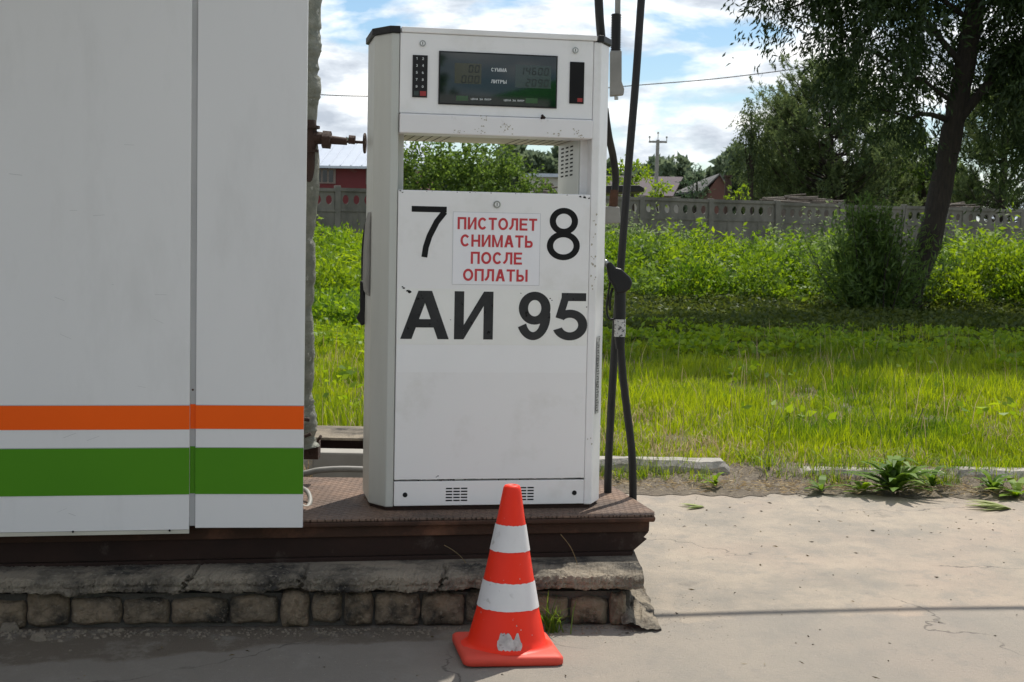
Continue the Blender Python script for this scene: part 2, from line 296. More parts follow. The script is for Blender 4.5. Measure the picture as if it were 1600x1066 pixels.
# ------------------------------------------------------------------ stroke lettering (x right, z up, each element a touch prouder)
def bar(x0,y0,x1,y1): return [[(x0,y0),(x1,y0),(x1,y1),(x0,y1)]]
def dg(x0,y0,x1,y1,t): return [[(x0-t/2,y0),(x0+t/2,y0),(x1+t/2,y1),(x1-t/2,y1)]]
def arc(cx,cy,rx,ry,a0,a1,t,n=22,ty=None):
    out=[]; ty=ty or t
    for i in range(n):
        q=[]
        for k,ro in ((i,0),(i+1,0),(i+1,1),(i,1)):
            a=math.radians(a0+(a1-a0)*k/n); q.append((cx+(rx-(t if ro else 0))*math.cos(a),cy+(ry-(ty if ro else 0))*math.sin(a)))
        out.append(q)
    return out
def path(pts,t):
    out=[]; P=[Vector(p) for p in pts]; L=[];n=len(P)
    for i,p in enumerate(P):
        d=(P[min(i+1,n-1)]-P[max(i-1,0)]).normalized(); q=Vector((-d.y,d.x))*t/2; L.append((p+q,p-q))
    for i in range(n-1): out.append([tuple(L[i][1]),tuple(L[i+1][1]),tuple(L[i+1][0]),tuple(L[i][0])])
    return out
def glyph(c,w,h,t):
    v=lambda x: [bar(x,0,x+t,h)]
    hb=lambda y,x0=0,x1=None: [bar(x0,y,w if x1 is None else x1,y+t*.92)]
    if c=='П': return v(0)+v(w-t)+hb(h-t*.92,t,w-t)
    if c=='Н': return v(0)+v(w-t)+hb(h/2-t/2,t,w-t)
    if c=='И': return v(0)+v(w-t)+[dg(t*.9,0.12*h,w-t*.9,h*.88,t*1.25)] if t<.1*h else v(0)+v(w-t)+[[[(t,0),(t,h*.30),(w-t,h),(w-t,h*.70)]]]
    if c=='Т': return hb(h-t*.92)+[bar(w/2-t/2,0,w/2+t/2,h-t*.92)]
    if c=='Е': return v(0)+hb(0,t)+hb(h-t*.92,t)+hb(h/2-t*.4,t,w*.92)
    if c=='О': return [arc(w/2,h/2,w/2,h/2,0,360,t,32)]
    if c=='С': return [arc(w/2,h/2,w/2,h/2,38,322,t,28)]
    if c=='М': return v(0)+v(w-t)+[[[(t,h),(t,h*.62),(w/2-t*.45,0),(w/2,0),(w/2,h*.22)],],[[(w-t,h),(w/2,h*.22),(w/2,0),(w/2+t*.45,0),(w-t,h*.62)]]]
    if c=='А': return [dg(t*.6,0,w/2-t*.12,h,t*1.15),dg(w-t*.6,0,w/2+t*.12,h,t*1.15),bar(w*.24,h*.24,w*.76,h*.24+t*.85)]
    if c=='Л': return [bar(w-t,0,w,h),bar(w*.24,h-t*.92,w-t,h),path([(w*.24+t/2,h-t*.5),(w*.24+t*.4,h*.4),(w*.18,t),(0,t*.45)],t)]
    if c=='Ь': return v(0)+hb(0,t,w*.6)+hb(h*.58-t,t,w*.6)+[arc(w*.6,h*.29,w*.4,h*.29,-90,90,t)]
    if c=='Ы': return v(0)+v(w-t)+hb(0,t,w*.38)+hb(h*.58-t,t,w*.38)+[arc(w*.38,h*.29,w*.3,h*.29,-90,90,t)]
    if c=='Р': return v(0)+hb(h-t,t,w*.6)+hb(h*.42,t,w*.6)+[arc(w*.6,h*.71,w*.4,h*.29,-90,90,t)]
    if c=='У': return [dg(t*.6,h,w*.55,h*.32,t*1.1),dg(w-t*.6,h,w*.3,0,t*1.1)]
    if c=='Ц': return v(0)+v(w-t*1.3)+hb(0,t,w)+[bar(w-t,-h*.2,w,0)]
    if c=='З': return [arc(w/2,h*.73,w*.46,h*.27,-90,160,t),arc(w/2,h*.28,w*.5,h*.28,-160,90,t)]
    if c=='1': return [bar(w*.5,0,w*.5+t,h),path([(w*.5+t/2,h-t*.3),(w*.2,h*.75)],t)]
    if c=='2': return [arc(w/2,h*.7,w/2,h*.3,-20,170,t),path([(w*.92,h*.62),(w*.1,t)],t),bar(0,0,w,t)]
    if c=='3': return glyph('З',w,h,t)
    if c=='4': return [bar(w*.65,0,w*.65+t,h),bar(0,h*.25,w,h*.25+t),path([(t*.5,h*.3),(w*.66,h)],t)]
    if c=='6': return [arc(w/2,h*.31,w/2,h*.31,0,360,t),arc(w*.62,h*.42,w*.62,h*.58,95,185,t)]
    if c=='0': return [arc(w/2,h/2,w/2,h/2,0,360,t,30)]
    if c=='7': return [bar(0,h-t*1.02,w,h),path([(w-t*.35,h-t*.9),(w*.72,h*.70),(w*.52,h*.42),(w*.42,h*.2),(w*.38,0)],t*1.05)]
    if c=='8': return [arc(w/2,h*.745,w*.43,h*.255,0,360,t,36,t*.9),arc(w/2,h*.275,w*.5,h*.275,0,360,t,36,t*.9)]
    if c=='9': return [arc(w*.5,h*.66,w*.5,h*.34,0,360,t,36,t*.88),arc(w*.46,h*.5,w*.54,h*.5,-152,8,t,30,t*.85)]
    if c=='5': return [bar(w*.22,h-t*.85,w*.95,h),path([(w*.22+t*.42,h-t*.5),(w*.16,h*.46)],t*.82),arc(w*.48,h*.325,w*.52,h*.325,-160,140,t,32,t*.86)]
    return []
def lettering(items,y0,dy=.00012):
    """items (char,x,z,w,h,t) in the plane y=y0 facing -y"""
    b=MB(); k=0
    for (c,x,z,w,h,t) in items:
        for el in glyph(c,w,h,t):
            k+=1; yy=y0-dy*(k%5)
            for q in el: b.add([(x+a_,yy,z+b_) for a_,b_ in q],[tuple(range(len(q)))])
    return b
def word(s,x0,x1,z,h,t,gap=.15):
    W={'М':1.15,'Ы':1.2,'О':1.08,'С':1.0,'А':1.02,'Е':.88,'Т':.9,'1':.5,' ':.45,'Ь':.85}
    tot=sum(W.get(c,.95) for c in s)+gap*(len(s)-1); u=(x1-x0)/tot; x=x0; out=[]
    for c in s:
        ww=W.get(c,.95)*u
        if c!=' ': out.append((c,x,z,ww,h,t))
        x+=ww+gap*u
    return out

# ================================================================== GROUND, PAVEMENT, KERB
def terr(x,y):
    x=np.asarray(x,float); y=np.asarray(y,float)
    z=np.interp(y,[-1e4,7.84,8.1,8.5,24,47,120,2000],[-.006,-.006,.065,.09,.205,.50,.9,.9])
    return z+np.where(y>8.5,.03*smooth_noise(x,y,3,1.1)*np.clip((y-8.5)/3,0,1),0)
def grid(name,xs,ys,zf,mt,**tg):
    Xg,Yg=np.meshgrid(xs,ys); Z=zf(Xg,Yg); nx=len(xs)
    vs=np.stack([Xg,Yg,Z],-1).reshape(-1,3).tolist()
    fs=[(j*nx+i,j*nx+i+1,(j+1)*nx+i+1,(j+1)*nx+i) for j in range(len(ys)-1) for i in range(nx-1)]
    b=MB(); b.add(vs,fs,True); return b.build(name,mt,**tg)
grid('ground',np.concatenate([[-1500,-300,-80,-30],np.arange(-16,26,.5),[40,90,300,1500]]),np.concatenate([[-300,-60,-10,0,4,7.5,7.84],np.arange(7.95,11,.15),np.arange(11,60,1.),[80,130,300,900,2500]]),terr,'soil',kind='structure')
rng=np.random.default_rng(5)
# pavement with an uneven far edge
xs=np.linspace(-14,16,301); ys=np.array([-30,-8,0,2,3,4,5,5.5,6,6.6,7.2,7.55,7.7])
def pz(x,y): return np.zeros_like(x)+.0
b=MB(); Xg,Yg=np.meshgrid(xs,ys); edge=.10*smooth_noise(xs,xs*0,8,3)+.05*smooth_noise(xs,xs*0,9,11)
Yg[-1]+=edge; Yg[-2]+=edge*.6
b.add(np.stack([Xg,Yg,np.zeros_like(Xg)],-1).reshape(-1,3).tolist(),[(j*301+i,j*301+i+1,(j+1)*301+i+1,(j+1)*301+i) for j in range(len(ys)-1) for i in range(300)],True)
b.build('pavement','pave',kind='structure')
# dirt fringe in front of the kerb
b=MB(); n=420; x=np.linspace(.3,9,n); y0=7.40+.13*smooth_noise(x,x*0,21,3)+.07*smooth_noise(x,x*0,22,13)+.03*smooth_noise(x,x*0,23,40); rows=[y0,y0+.10,y0+.22,y0*0+7.74,y0*0+8.0]
hz=[.003,.012,.024,.052,.078]; vs=[]
for k,(ry,h0) in enumerate(zip(rows,hz)):
    zz=h0+(0 if k==0 else .008*rng.normal(size=n).clip(-1,1)); vs+=[(x[i],ry[i],max(.003,zz[i]) if k else .003) for i in range(n)]
b.add(vs,[(j*n+i,j*n+i+1,(j+1)*n+i+1,(j+1)*n+i) for j in range(4) for i in range(n-1)],True); b.build('dirt_strip','dirt',kind='structure')
def kerb_bm(xa,xb,top,seed,yk=7.76):
    r=random.Random(seed); b=MB(); n=max(4,int((xb-xa)/.03)); vs=[]; 
    for i in range(n+1):
        x=xa+(xb-xa)*i/n; e=(.03 if i in (0,n) else 0); j=lambda s: r.uniform(-s,s)
        w1=.006*math.sin(x*9+seed)+.004*math.sin(x*23); prof=[(yk+j(.001)+w1,-.05),(yk+j(.002)+w1,top-.03+j(.003)-e+w1),(yk+.022+j(.003)+w1,top+j(.002)-e+w1*.6),(yk+.14,top+j(.002)-e),(yk+.15,-.05)]
        vs+=[(x+j(.003),p,q) for p,q in prof]
    fs=[(i*5+k,(i+1)*5+k,(i+1)*5+k+1,i*5+k+1) for i in range(n) for k in range(4)]
    fs+=[(0,1,2,3,4),tuple(n*5+k for k in (4,3,2,1,0))]; b.add(vs,fs); return b
b=kerb_bm(-4,.2,.12,1); b2=kerb_bm(.22,1.17,.115,2); b3=kerb_bm(1.55,2.35,.080,3); b4=kerb_bm(2.37,5.1,.094,4); b5=kerb_bm(5.13,9,.09,5)
allk=MB()
for q in (b,b2,b3,b4,b5): allk.add(q.v,q.f)
allk.build('kerb','kerb',kind='structure')

# ================================================================== FUEL DISPENSER
O=atY(765,790.5,5.1); PSI=math.radians(10.8)
Uv=np.array([math.cos(PSI),math.sin(PSI),0]); Nv=np.array([math.sin(PSI),-math.cos(PSI),0])
D=thing('fuel_dispenser','white two-sided fuel dispenser lettered 7, 8 and АИ 95, standing on the rusty chequer plate','fuel pump',O,PSI)
H=1.62
outer=[(-.365,0),(-.338,0),(-.338,.064),(-.312,.064),(-.312,.40),(-.365,.42),(-.415,.33),(-.415,.09)]
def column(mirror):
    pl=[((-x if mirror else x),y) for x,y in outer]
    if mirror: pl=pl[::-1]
    return MB().prism(pl,0,H).build('side_column','white' if mirror else 'white_shaded',D,bevel=.004)  # left column takes the white that is darkened for shade
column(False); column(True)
# lower cabinet body and door
MB().box(-.311,.311,.02,.40,.005,1.088).build('cabinet_body','white',D,bevel=.003)
door=MB().box(-.3365,.3365,-.004,.018,.094,1.092).build('door_panel','white',D,bevel=.003)
base=MB().box(-.3365,.3365,-.004,.018,.004,.0895).build('base_panel','white',D,bevel=.002)
# base vents and bolts
for cx in (-.118,.118):
    b=MB()
    for i in range(3):
        for j in range(5):
            x=cx-.038+i*.0265; z=.019+j*.0105; b.box(x,x+.0225,-.0046,-.0035,z,z+.0048)
    b.build('vent_slots','slot',base)
for cx in (-.298,.302):
    b=MB(); b.tube([(cx,-.0035,.043),(cx,-.0055,.043)],.0085,16); b.build('bolt','slot',base)
# lock on the door
def lock(par,x,z,r,y=-.004):
    b=MB(); b.tube([(x,y+.001,z),(x,y-.004,z)],r,24); o=b.build('lock','steel',par,bevel=.0008)
    b=MB(); b.tube([(x,y-.0035,z),(x,y-.0046,z)],r*.62,20); b.build('lock_ring','white',o)
    b=MB(); b.box(x-.0012,x+.0012,y-.0056,y-.0044,z-r*.45,z+r*.45); b.build('keyhole','slot',o)
lock(door,.005,1.050,.0125)
# upper cabinet head
head=MB().box(-.3365,.3365,-.002,.018,1.352,1.622).build('display_panel','white',D,bevel=.003)
MB().box(-.311,.311,.02,.40,1.31,1.615).build('head_body','white',D,bevel=.003)
tray=MB().box(-.336,.336,-.016,.10,1.284,1.350).build('tray','tray',D,bevel=.004)
# slatted beige underside of the head
us=MB().box(-.311,.311,.1005,.405,1.286,1.3095).build('underside','beige',D)
for i in range(20):
    if 5<i<13: continue
    b=MB()
    x=-.30+i*.031; b.prism([(x,.103),(x+.0035,.103),(x+.0035+.0,.40),(x,.40)],1.2852,1.2862)
    b.build('underside_slot','slot',us)
# display
scr=MB().box(-.2045,.2085,-.0065,-.0015,1.3855,1.5655).build('display_frame','black',head,bevel=.001)
gl=MB().box(-.200,.204,-.0072,-.006,1.390,1.561).build('display_glass','screen',head)
b=MB().box(.060,.186,-.0077,-.0071,1.452,1.530); b.build('lcd_window','lcd',gl)
b=MB().box(-.150,-.058,-.0077,-.0071,1.458,1.527); b.build('lcd_window','lcd2',gl)
b=MB().box(-.143,-.102,-.0077,-.0071,1.400,1.417); b.build('lcd_window','lcdg',gl)
b=MB().box(.098,.140,-.0077,-.0071,1.400,1.417); b.build('lcd_window','lcdg',gl)
SEG={'0':'abcdef','1':'bc','2':'abged','3':'abgcd','4':'fgbc','6':'afgedc','9':'abcdfg','8':'abcdefg','5':'afgcd'}
def seg7(ch,x,z,w,h,t,y):
    b=MB(); S=lambda xx,zz: (xx+zz*.12)
    bars={'a':(t,h-t,w-t,h),'g':(t,h/2-t/2,w-t,h/2+t/2),'d':(t,0,w-t,t),'f':(0,h/2+t*.3,t,h-t*.5),'b':(w-t,h/2+t*.3,w,h-t*.5),'e':(0,t*.5,t,h/2-t*.3),'c':(w-t,t*.5,w,h/2-t*.3)}
    for s_ in SEG[ch]:
        x0,z0,x1,z1=bars[s_]; b.add([(x+S(x0,z0),y,z+z0),(x+S(x1,z0),y,z+z0),(x+S(x1,z1),y,z+z1),(x+S(x0,z1),y,z+z1)],[(0,1,2,3)])
    return b
def digs(s,x1,z,w=.015,h=.026):
    b=MB()
    for k,ch in enumerate(reversed(s)):
        q=seg7(ch,x1-(k+1)*(w+.0065),z,w,h,.0032,-.0080); b.add(q.v,q.f)
    b.build('display_digits','seg',gl)
digs('14600',.182,1.496); digs('2090',.182,1.457); digs('00',-.060,1.496); digs('000',-.060,1.460,.016)
for wd_ in (word('СУММА',-.024,.030,1.503,.0125,.0024),word('ЛИТРЫ',-.024,.030,1.463,.0125,.0024),word('ЦЕНА ЗА ЛИТР',-.093,-.022,1.404,.0062,.0013),word('ЦЕНА ЗА ЛИТР',.022,.093,1.404,.0062,.0013)): lettering(wd_,-.0078).build('display_word','scrtxt',gl)
# keypads
kp=MB().box(-.294,-.243,-.006,-.0015,1.406,1.548).build('keypad','black',head,bevel=.001)
its=[]
for r_,(a_,c_) in enumerate([('1','2'),('3','4'),('5','6'),('7','8'),('9','0')]):
    z=1.532-r_*.0235; its+=[(a_,-.283,z,.006,.0085,.0016),(c_,-.262,z,.006,.0085,.0016)]
lettering(its,-.0063,.00006).build('key_lettering','scrtxt',kp)
MB().box(-.268,-.247,-.0068,-.0058,1.411,1.427).build('red_key','redkey',kp)
MB().box(-.289,-.272,-.0068,-.0058,1.411,1.427).build('grey_key','lcd',kp)
kp=MB().box(.253,.304,-.006,-.0015,1.405,1.548).build('keypad','letter',head,bevel=.001)
MB().box(.281,.299,-.0068,-.0058,1.411,1.424).build('red_key','redkey',kp)
lock(head,-.261,1.588,.0105,-.002); lock(head,.271,1.588,.0105,-.002)
# cap and its dark corners
MB().prism([(-.333,-.006),(.348,-.006),(.348,.42),(-.333,.42)],1.6225,1.642).build('top_cap','white',D,bevel=.003)
for s in (-1,1):
    pl=[(.352,-.008),(.372,-.006),(.424,.088),(.424,.334),(.37,.425),(.352,.425)]
    if s<0: pl=[(-x+.015,y) for x,y in pl][::-1]; pl=[(-.337,-.008),(-.337,.425),(-.37,.425),(-.424,.334),(-.424,.088),(-.372,-.006)][::-1]
    MB().prism(pl,1.6205,1.643).build('cap_corner','black',D,bevel=.002)
# vented inner wall (right), real slots of dark
vw=MB().box(.3075,.3115,.066,.398,1.093,1.2855).build('vent_wall','white_shaded',D)
for i in range(3):
    b=MB()
    for j in range(8):
        y=.155+i*.075; z=1.165+j*.0145; b.add([(.3070,y,z),(.3070,y+.045,z),(.3070,y+.045,z+.006),(.3070,y,z+.006)],[(0,3,2,1)])
    b.build('vent_slots','slot',vw)
# door stickers and lettering
lab=MB().box(-.334,.334,-.0048,-.0038,.564,.757).build('grade_label','sign2',door)
t=.052
big=[('А',-.324,.583,.170,.166,.034),('И',-.137,.583,.136,.166,.0335),('9',.089,.582,.113,.169,.033),('5',.214,.582,.121,.166,.033)]
for g_ in big: lettering([g_],-.0052).build('grade_letter','letter_worn',lab)
for g_ in [('7',-.290,.864,.121,.174,.0195),('8',.184,.862,.118,.182,.0225)]: lettering([g_],-.0045).build('pump_number','letter',door)
sg=MB().box(-.147,.160,-.0048,-.0038,.772,1.022).build('notice_sticker','sign',door)
b=MB(); tt=.0012
for (x0,x1,z0,z1) in ((-.147,.160,1.0208,1.022),(-.147,.160,.772,.7732),(-.147,-.1458,.7732,1.0208),(.1588,.160,.7732,1.0208)): b.box(x0,x1,-.0051,-.0047,z0,z1)
b.build('notice_border','greyline',sg)
lt=word('ПИСТОЛЕТ',-.131,.148,.962,.042,.0080)+word('СНИМАТЬ',-.120,.134,.903,.042,.0080)+word('ПОСЛЕ',-.083,.097,.844,.042,.0080)+word('ОПЛАТЫ',-.109,.118,.785,.042,.0080)
lettering(lt,-.0052).build('notice_lettering','red_txt',sg)
MB().box(-.333,.334,-.0043,-.0038,.468,.5635).build('faded_film','film',door)
# paint chips and scuffs
b=MB(); r=random.Random(4)
def chip(x,z,s,y=-.0052):
    n=7; b.add([(x+s*r.uniform(.5,1.2)*math.cos(i*6.283/n),y,z+s*r.uniform(.35,.9)*math.sin(i*6.283/n)) for i in range(n)],[tuple(range(n))])
for x,z,s in [(-.312,.757,.0055),(-.300,.748,.006),(-.292,.745,.0075),(-.318,.762,.004),(.300,1.084,.005),(.316,1.082,.006),(.331,1.079,.005),(.095,.745,.003),(.200,.728,.0035),(.206,.722,.003),(-.185,.108,.003),(-.19,.104,.0022),(-.33,1.088,.004),(-.322,1.083,.003),(-.15,.65,.0025),(.336-.005,.70,.003)]: chip(x,z,s)
for i in range(26): chip(r.uniform(-.33,.33),.092+r.uniform(-.0005,.0015) if i<16 else 1.0885,r.uniform(.0012,.003),-.0046)
b.build('paint_chips','letter',door)
b=MB()
for x,z,s in [(.157,1.358,.006),(.160,1.352,.010),(.154,1.35,.008)]: chip(x,z,s,-.0168)
b.build('scuff_mark','rustdark',tray)
b=MB()
for i in range(60):
    cx,cz=random.Random(i).choice([(.03,1.32),(.035,1.305),(-.13,1.292),(-.06,1.30),(.21,1.30),(.28,1.305),(-.04,1.343),(.29,1.29)]); chip(cx+r.gauss(0,.012),cz+r.gauss(0,.006),r.uniform(.0015,.004),-.0168)
b.build('scuff_mark','beige',tray)
b=MB()
for i in range(70):
    x=random.Random(i).uniform(-.33,.33); w_=random.Random(i+99).uniform(.01,.05); z0=.0945; hh_=random.Random(i+7).uniform(.0006,.0022)
    b.add([(x,-.0046,z0),(min(.334,x+w_),-.0046,z0),(min(.334,x+w_*.8),-.0046,z0+hh_),(x+w_*.2,-.0046,z0+hh_*.8)],[(0,1,2,3)])
b.build('seam_grime','rustdark',door)
# narrow instruction label on the right chamfer
p0=np.array([.367,-.0]);p1=np.array([.415,.09]); dd=(p1-p0)/np.linalg.norm(p1-p0); nn=np.array([dd[1],-dd[0]])
def cham(a_,z,o_=.0016): q=p0+dd*a_+nn*o_; return (q[0],q[1],z)
b=MB(); b.add([cham(.018,.32),cham(.062,.32),cham(.062,.595),cham(.018,.595)],[(0,1,2,3)]); ls=b.build('side_label','label_grey',D)
b=MB()
for k in range(26):
    z=.33+k*.0093; b.add([cham(.023,z,.002),cham(.023+r.uniform(.015,.034),z,.002),cham(.045,z+.003,.002),cham(.023,z+.003,.002)],[(0,1,2,3)])
b.build('label_lettering','letter',ls)
# scuffs on the side posts
b=MB()
for i in range(26):
    z=r.choice([.87,.9,.93,.80,.85,1.0,.78,.2,.23])+r.gauss(0,.02); x=r.uniform(.345,.363); s=r.uniform(.001,.004); b.add([(x+s*math.cos(k),-.0006,z+1.3*s*math.sin(k)) for k in (0,1.1,2.2,3.3,4.5)],[(0,1,2,3,4)])
b.build('scuff_mark','beige',D)
# nozzle boots on both sides
def boot(s):
    b=MB(); pts=[(.415,1.02),(.424,.98),(.430,.88),(.431,.78),(.427,.74),(.415,.72)]
    b.prism([(x*s,z) for x,z in pts] if s>0 else [(x*s,z) for x,z in pts][::-1],.13,.27,'y'); return b.build('nozzle_boot','conduit' if s<0 else 'white_shaded',D,bevel=.006)
boot(-1)
b=MB(); b.prism([(.416,.93),(.428,.90),(.434,.865),(.427,.83),(.416,.82)],.14,.24,'y'); b.build('nozzle_boot','white_shaded',D,bevel=.004)
# bottom trim line where it meets the plate
MB().prism([(-.36,.004),(.36,.004),(.408,.092),(.408,.326),(.36,.412),(-.36,.412),(-.408,.326),(-.408,.092)],-.012,.003).build('foot_frame','rustdark',D)

# ================================================================== HOSES AND NOZZLES
def PP(l): return [tuple(atY(*q)) for q in l]
def spline(pts,n=8):
    P=[Vector(p) for p in pts]; out=[]
    for i in range(len(P)-1):
        a_,b_,c_,d_=P[max(i-1,0)],P[i],P[i+1],P[min(i+2,len(P)-1)]
        for k in range(n):
            t_=k/n; out.append(.5*((2*b_)+(c_-a_)*t_+(2*a_-5*b_+4*c_-d_)*t_*t_+(3*b_-a_-3*c_+d_)*t_**3))
    return out+[P[-1]]
h1=spline(PP([(1012,-130,5.6),(1002,0,5.55),(993,130,5.52),(982,260,5.5),(972,390,5.5),(965,480,5.5),(957,600,5.5),(950,745,5.5),(952,800,5.5),(962,835,5.48),(976,838,5.46),(986,815,5.44),(989,775,5.42),(987,705,5.4),(980,645,5.39),(973,585,5.38),(969,530,5.37)]))
MB().tube(h1,.0145,14).build('fuel_hose','rubber',label='long black rubber hose looping down and back up beside the right side of the pump',cat='hose')
for a0_,a1_ in (((969,531,5.37),(970,552,5.375)),): MB().tube(PP([a0_,a1_]),.018,14).build('hose_collar','black',nz) if False else None
h2=spline(PP([(925,-120,5.3),(934,-20,5.3),(937,30,5.3),(940,64,5.32)])); MB().tube(h2,[.0155]*len(h2),14).build('supply_hose','rubber',label='short black hose rising from the right end of the pump cap out of view',cat='hose')
# nozzle
nz=thing('fuel_nozzle','black fuel nozzle with a pale worn label hung on the right side of the pump','fuel nozzle',atY(968,440,5.37))
o0=np.array(nz.location)
def loc(l): return [tuple(np.array(p)-o0) for p in PP(l)]
k=430.
pts=[(947,412),(953,408),(962,418),(970,420),(984,433),(988,441),(984,452),(975,458),(962,460),(958,447),(950,436)]
pl=[(p[0],p[2]) for p in loc([(x,y,5.37) for x,y in pts])]
MB().prism(pl[::-1],-.024,.024,'y').build('nozzle_body','black',nz,bevel=.011)
MB().tube(spline(loc([(969,448,5.37),(969,470,5.37),(969,497,5.37)])),.0205,16).build('grip','black',nz)
gb=MB().tube(loc([(968.7,499,5.37),(968.5,526,5.37)]),.0212,18).build('grip_label','label_grey',nz)
MB().tube(loc([(969,497,5.37),(968.5,530,5.37),(969,545,5.37)]),[.0195,.019,.016],16).build('swivel','black',nz)
MB().tube(spline(loc([(955,432,5.37),(951,455,5.37),(948,480,5.37),(951,497,5.37),(962,499,5.37)])),.004,8).build('lever_guard','black',nz)
MB().tube(spline(loc([(957,450,5.37),(953,468,5.37),(953,485,5.37)])),.005,8).build('trigger','black',nz)
MB().tube(spline(loc([(954,418,5.37),(944,409,5.38),(938,412,5.39)])),[.012,.011,.010]*5+[.01]*2,12).build('spout','steel',nz)
nl=thing('fuel_nozzle','black fuel nozzle seen edge-on at the left side of the pump','fuel nozzle',atY(566,470,5.38)); o0=np.array(nl.location)
pts=[(563,438),(569,440),(573,470),(574,505),(566,509),(557,497),(563,485)]
pl=[(p[0],p[2]) for p in loc([(x,y,5.38) for x,y in pts])]
MB().prism(pl[::-1],-.022,.022,'y').build('nozzle_body','black',nl,bevel=.006)
MB().tube(spline(loc([(576,336,5.4),(570,362,5.38),(567,400,5.38),(567,438,5.38)])),.006,10).build('lever_guard','black',nl)
# retractor cord with bellows and block
rt=thing('hose_retractor','steel rod with black bellows and a grey block hanging behind the pump','hose retractor',atY(964,100,5.75)); o0=np.array(rt.location)
MB().tube(loc([(966,-140,5.75),(965,40,5.75)]),.011,12).build('rod','conduit',rt)
prof=[];
pa=loc([(963,22,5.75),(962,80,5.75)]); pth=[];rad=[]
for i in range(31):
    t_=i/30; pth.append(tuple(np.array(pa[0])*(1-t_)+np.array(pa[1])*t_)); rad.append(.021 if i%2 else .0165)
MB().tube(pth,rad,14).build('bellows','rubber',rt)
pl=[(p[0],p[2]) for p in loc([(x,y,5.75) for x,y in [(953,80),(971,80),(971,128),(975,140),(974,149),(953,151)]])]
MB().prism(pl[::-1],-.02,.02,'y').build('block','conduit',rt,bevel=.004)
MB().tube(loc([(963,151,5.75),(963,156,5.75)]),.008,10).build('end_fitting','steel',rt)
# far-side hose with collar and block
fh=thing('rear_hose','dark hose curving down behind the pump to a grey block','hose',atY(958,300,5.95)); o0=np.array(fh.location)
MB().tube(spline(loc([(945,170,5.75),(951,212,5.8),(958,245,5.9),(962,280,5.95),(959,312,5.95)])),.0145,14).build('hose','rubber',fh)
MB().tube(loc([(960,297,5.95),(958,325,5.95)]),[.017,.018],14).build('collar','rust',fh)
pl=[(p[0],p[2]) for p in loc([(x,y,5.95) for x,y in [(944,322),(968,324),(969,349),(944,350)]])]
MB().prism(pl[::-1],-.02,.03,'y').build('block','conduit',fh,bevel=.004)
b=MB(); pl=[(p[0],p[2]) for p in PP([(x,y,6.3) for x,y in [(930,291),(997,290),(1005,294),(1005,300),(930,303)]])]
b.prism(pl[::-1],6.25,6.5,'y'); b.build('metal_shelf','black',bevel=.004,label='dark flat metal shelf sticking out behind the pump at the right',cat='metal shelf')
# far overhead cable that shades the pavement
az=math.radians(SUN_AZ); hh=4.3; off=hh/math.tan(math.radians(SUN_EL))
A_=gz(1040,962)[:2]; B_=gz(1600,950)[:2]; dv=(B_-A_)
cp=[]
for t_ in np.linspace(-1.6,5,40):
    q=A_+dv*t_+np.array([math.cos(az),math.sin(az)])*off; cp.append((q[0],q[1]+.02*math.sin(t_*3.3),hh+.008*math.sin(t_*5)))
MB().tube(cp,.024,8).build('overhead_cable','wire',label='thick black cable strung overhead, its shadow crossing the pavement',cat='cable')

# ================================================================== STEEL PLATFORM
PA=np.array([-2.4,4.66]); 
pf=thing('steel_platform','rusty chequer-plate platform on a dark steel beam under the pump','platform',(0,0,0))
zt=float(O[2])-.012
fl=lambda x: 4.83+(x+.69)*.19     # front edge y at x
MB().prism([(-2.6,fl(-2.6)),(.505,fl(.505)),(.512,5.12),(.375,5.80),(-2.6,5.62)],zt-.008,zt).build('chequer_plate','chequer',pf,bevel=.002)
# beam: rolled top edge, fascia, recessed web, bottom flange; right end cut back
def xs_(o1,z0,z1,o0,xr0,xr1,name,mt,bev=.003):
    # long bar along the edge, front offset o1 back offset o0, right ends at bottom/top
    b=MB(); v=[]
    for (x,z) in ((-2.6,z0),(xr0,z0),(xr1,z1),(-2.6,z1)):
        v.append((x,fl(x)+o1,z))
    for (x,z) in ((-2.6,z0),(xr0,z0),(xr1,z1),(-2.6,z1)):
        v.append((x,fl(x)+o0,z))
    b.add(v,[(0,1,2,3),(7,6,5,4),(0,4,5,1),(1,5,6,2),(2,6,7,3),(3,7,4,0)]); return b.build(name,mt,pf,bevel=bev)
xs_(-.012,zt-.024,zt-.009,.03,.506,.510,'edge_angle','rust',.004)
xs_(.010,zt-.062,zt-.025,.03,.489,.49,'fascia','rust')
def skew(poly,o0,o1,name,mt,bev=.002):
    b=MB(); n=len(poly); v=[(x,fl(x)+o0,z) for x,z in poly]+[(x,fl(x)+o1,z) for x,z in poly]
    b.add(v,[tuple(range(n)),tuple(range(2*n-1,n-1,-1))]+[(i,n+i,n+(i+1)%n,(i+1)%n) for i in range(n)]); return b.build(name,mt,pf,bevel=bev)
skew([(-2.6,.186),(.437,.186),(.484,.226),(.472,.232),(.487,.248),(.488,zt-.063),(-2.6,zt-.063)],.024,.034,'web','rustdark')
skew([(-2.6,.158),(.425,.158),(.436,.185),(-2.6,.185)],.010,.12,'bottom_flange','rustdark')
MB().box(.30,.42,5.2,5.6,.17,zt-.01).build('support','rustdark',pf)
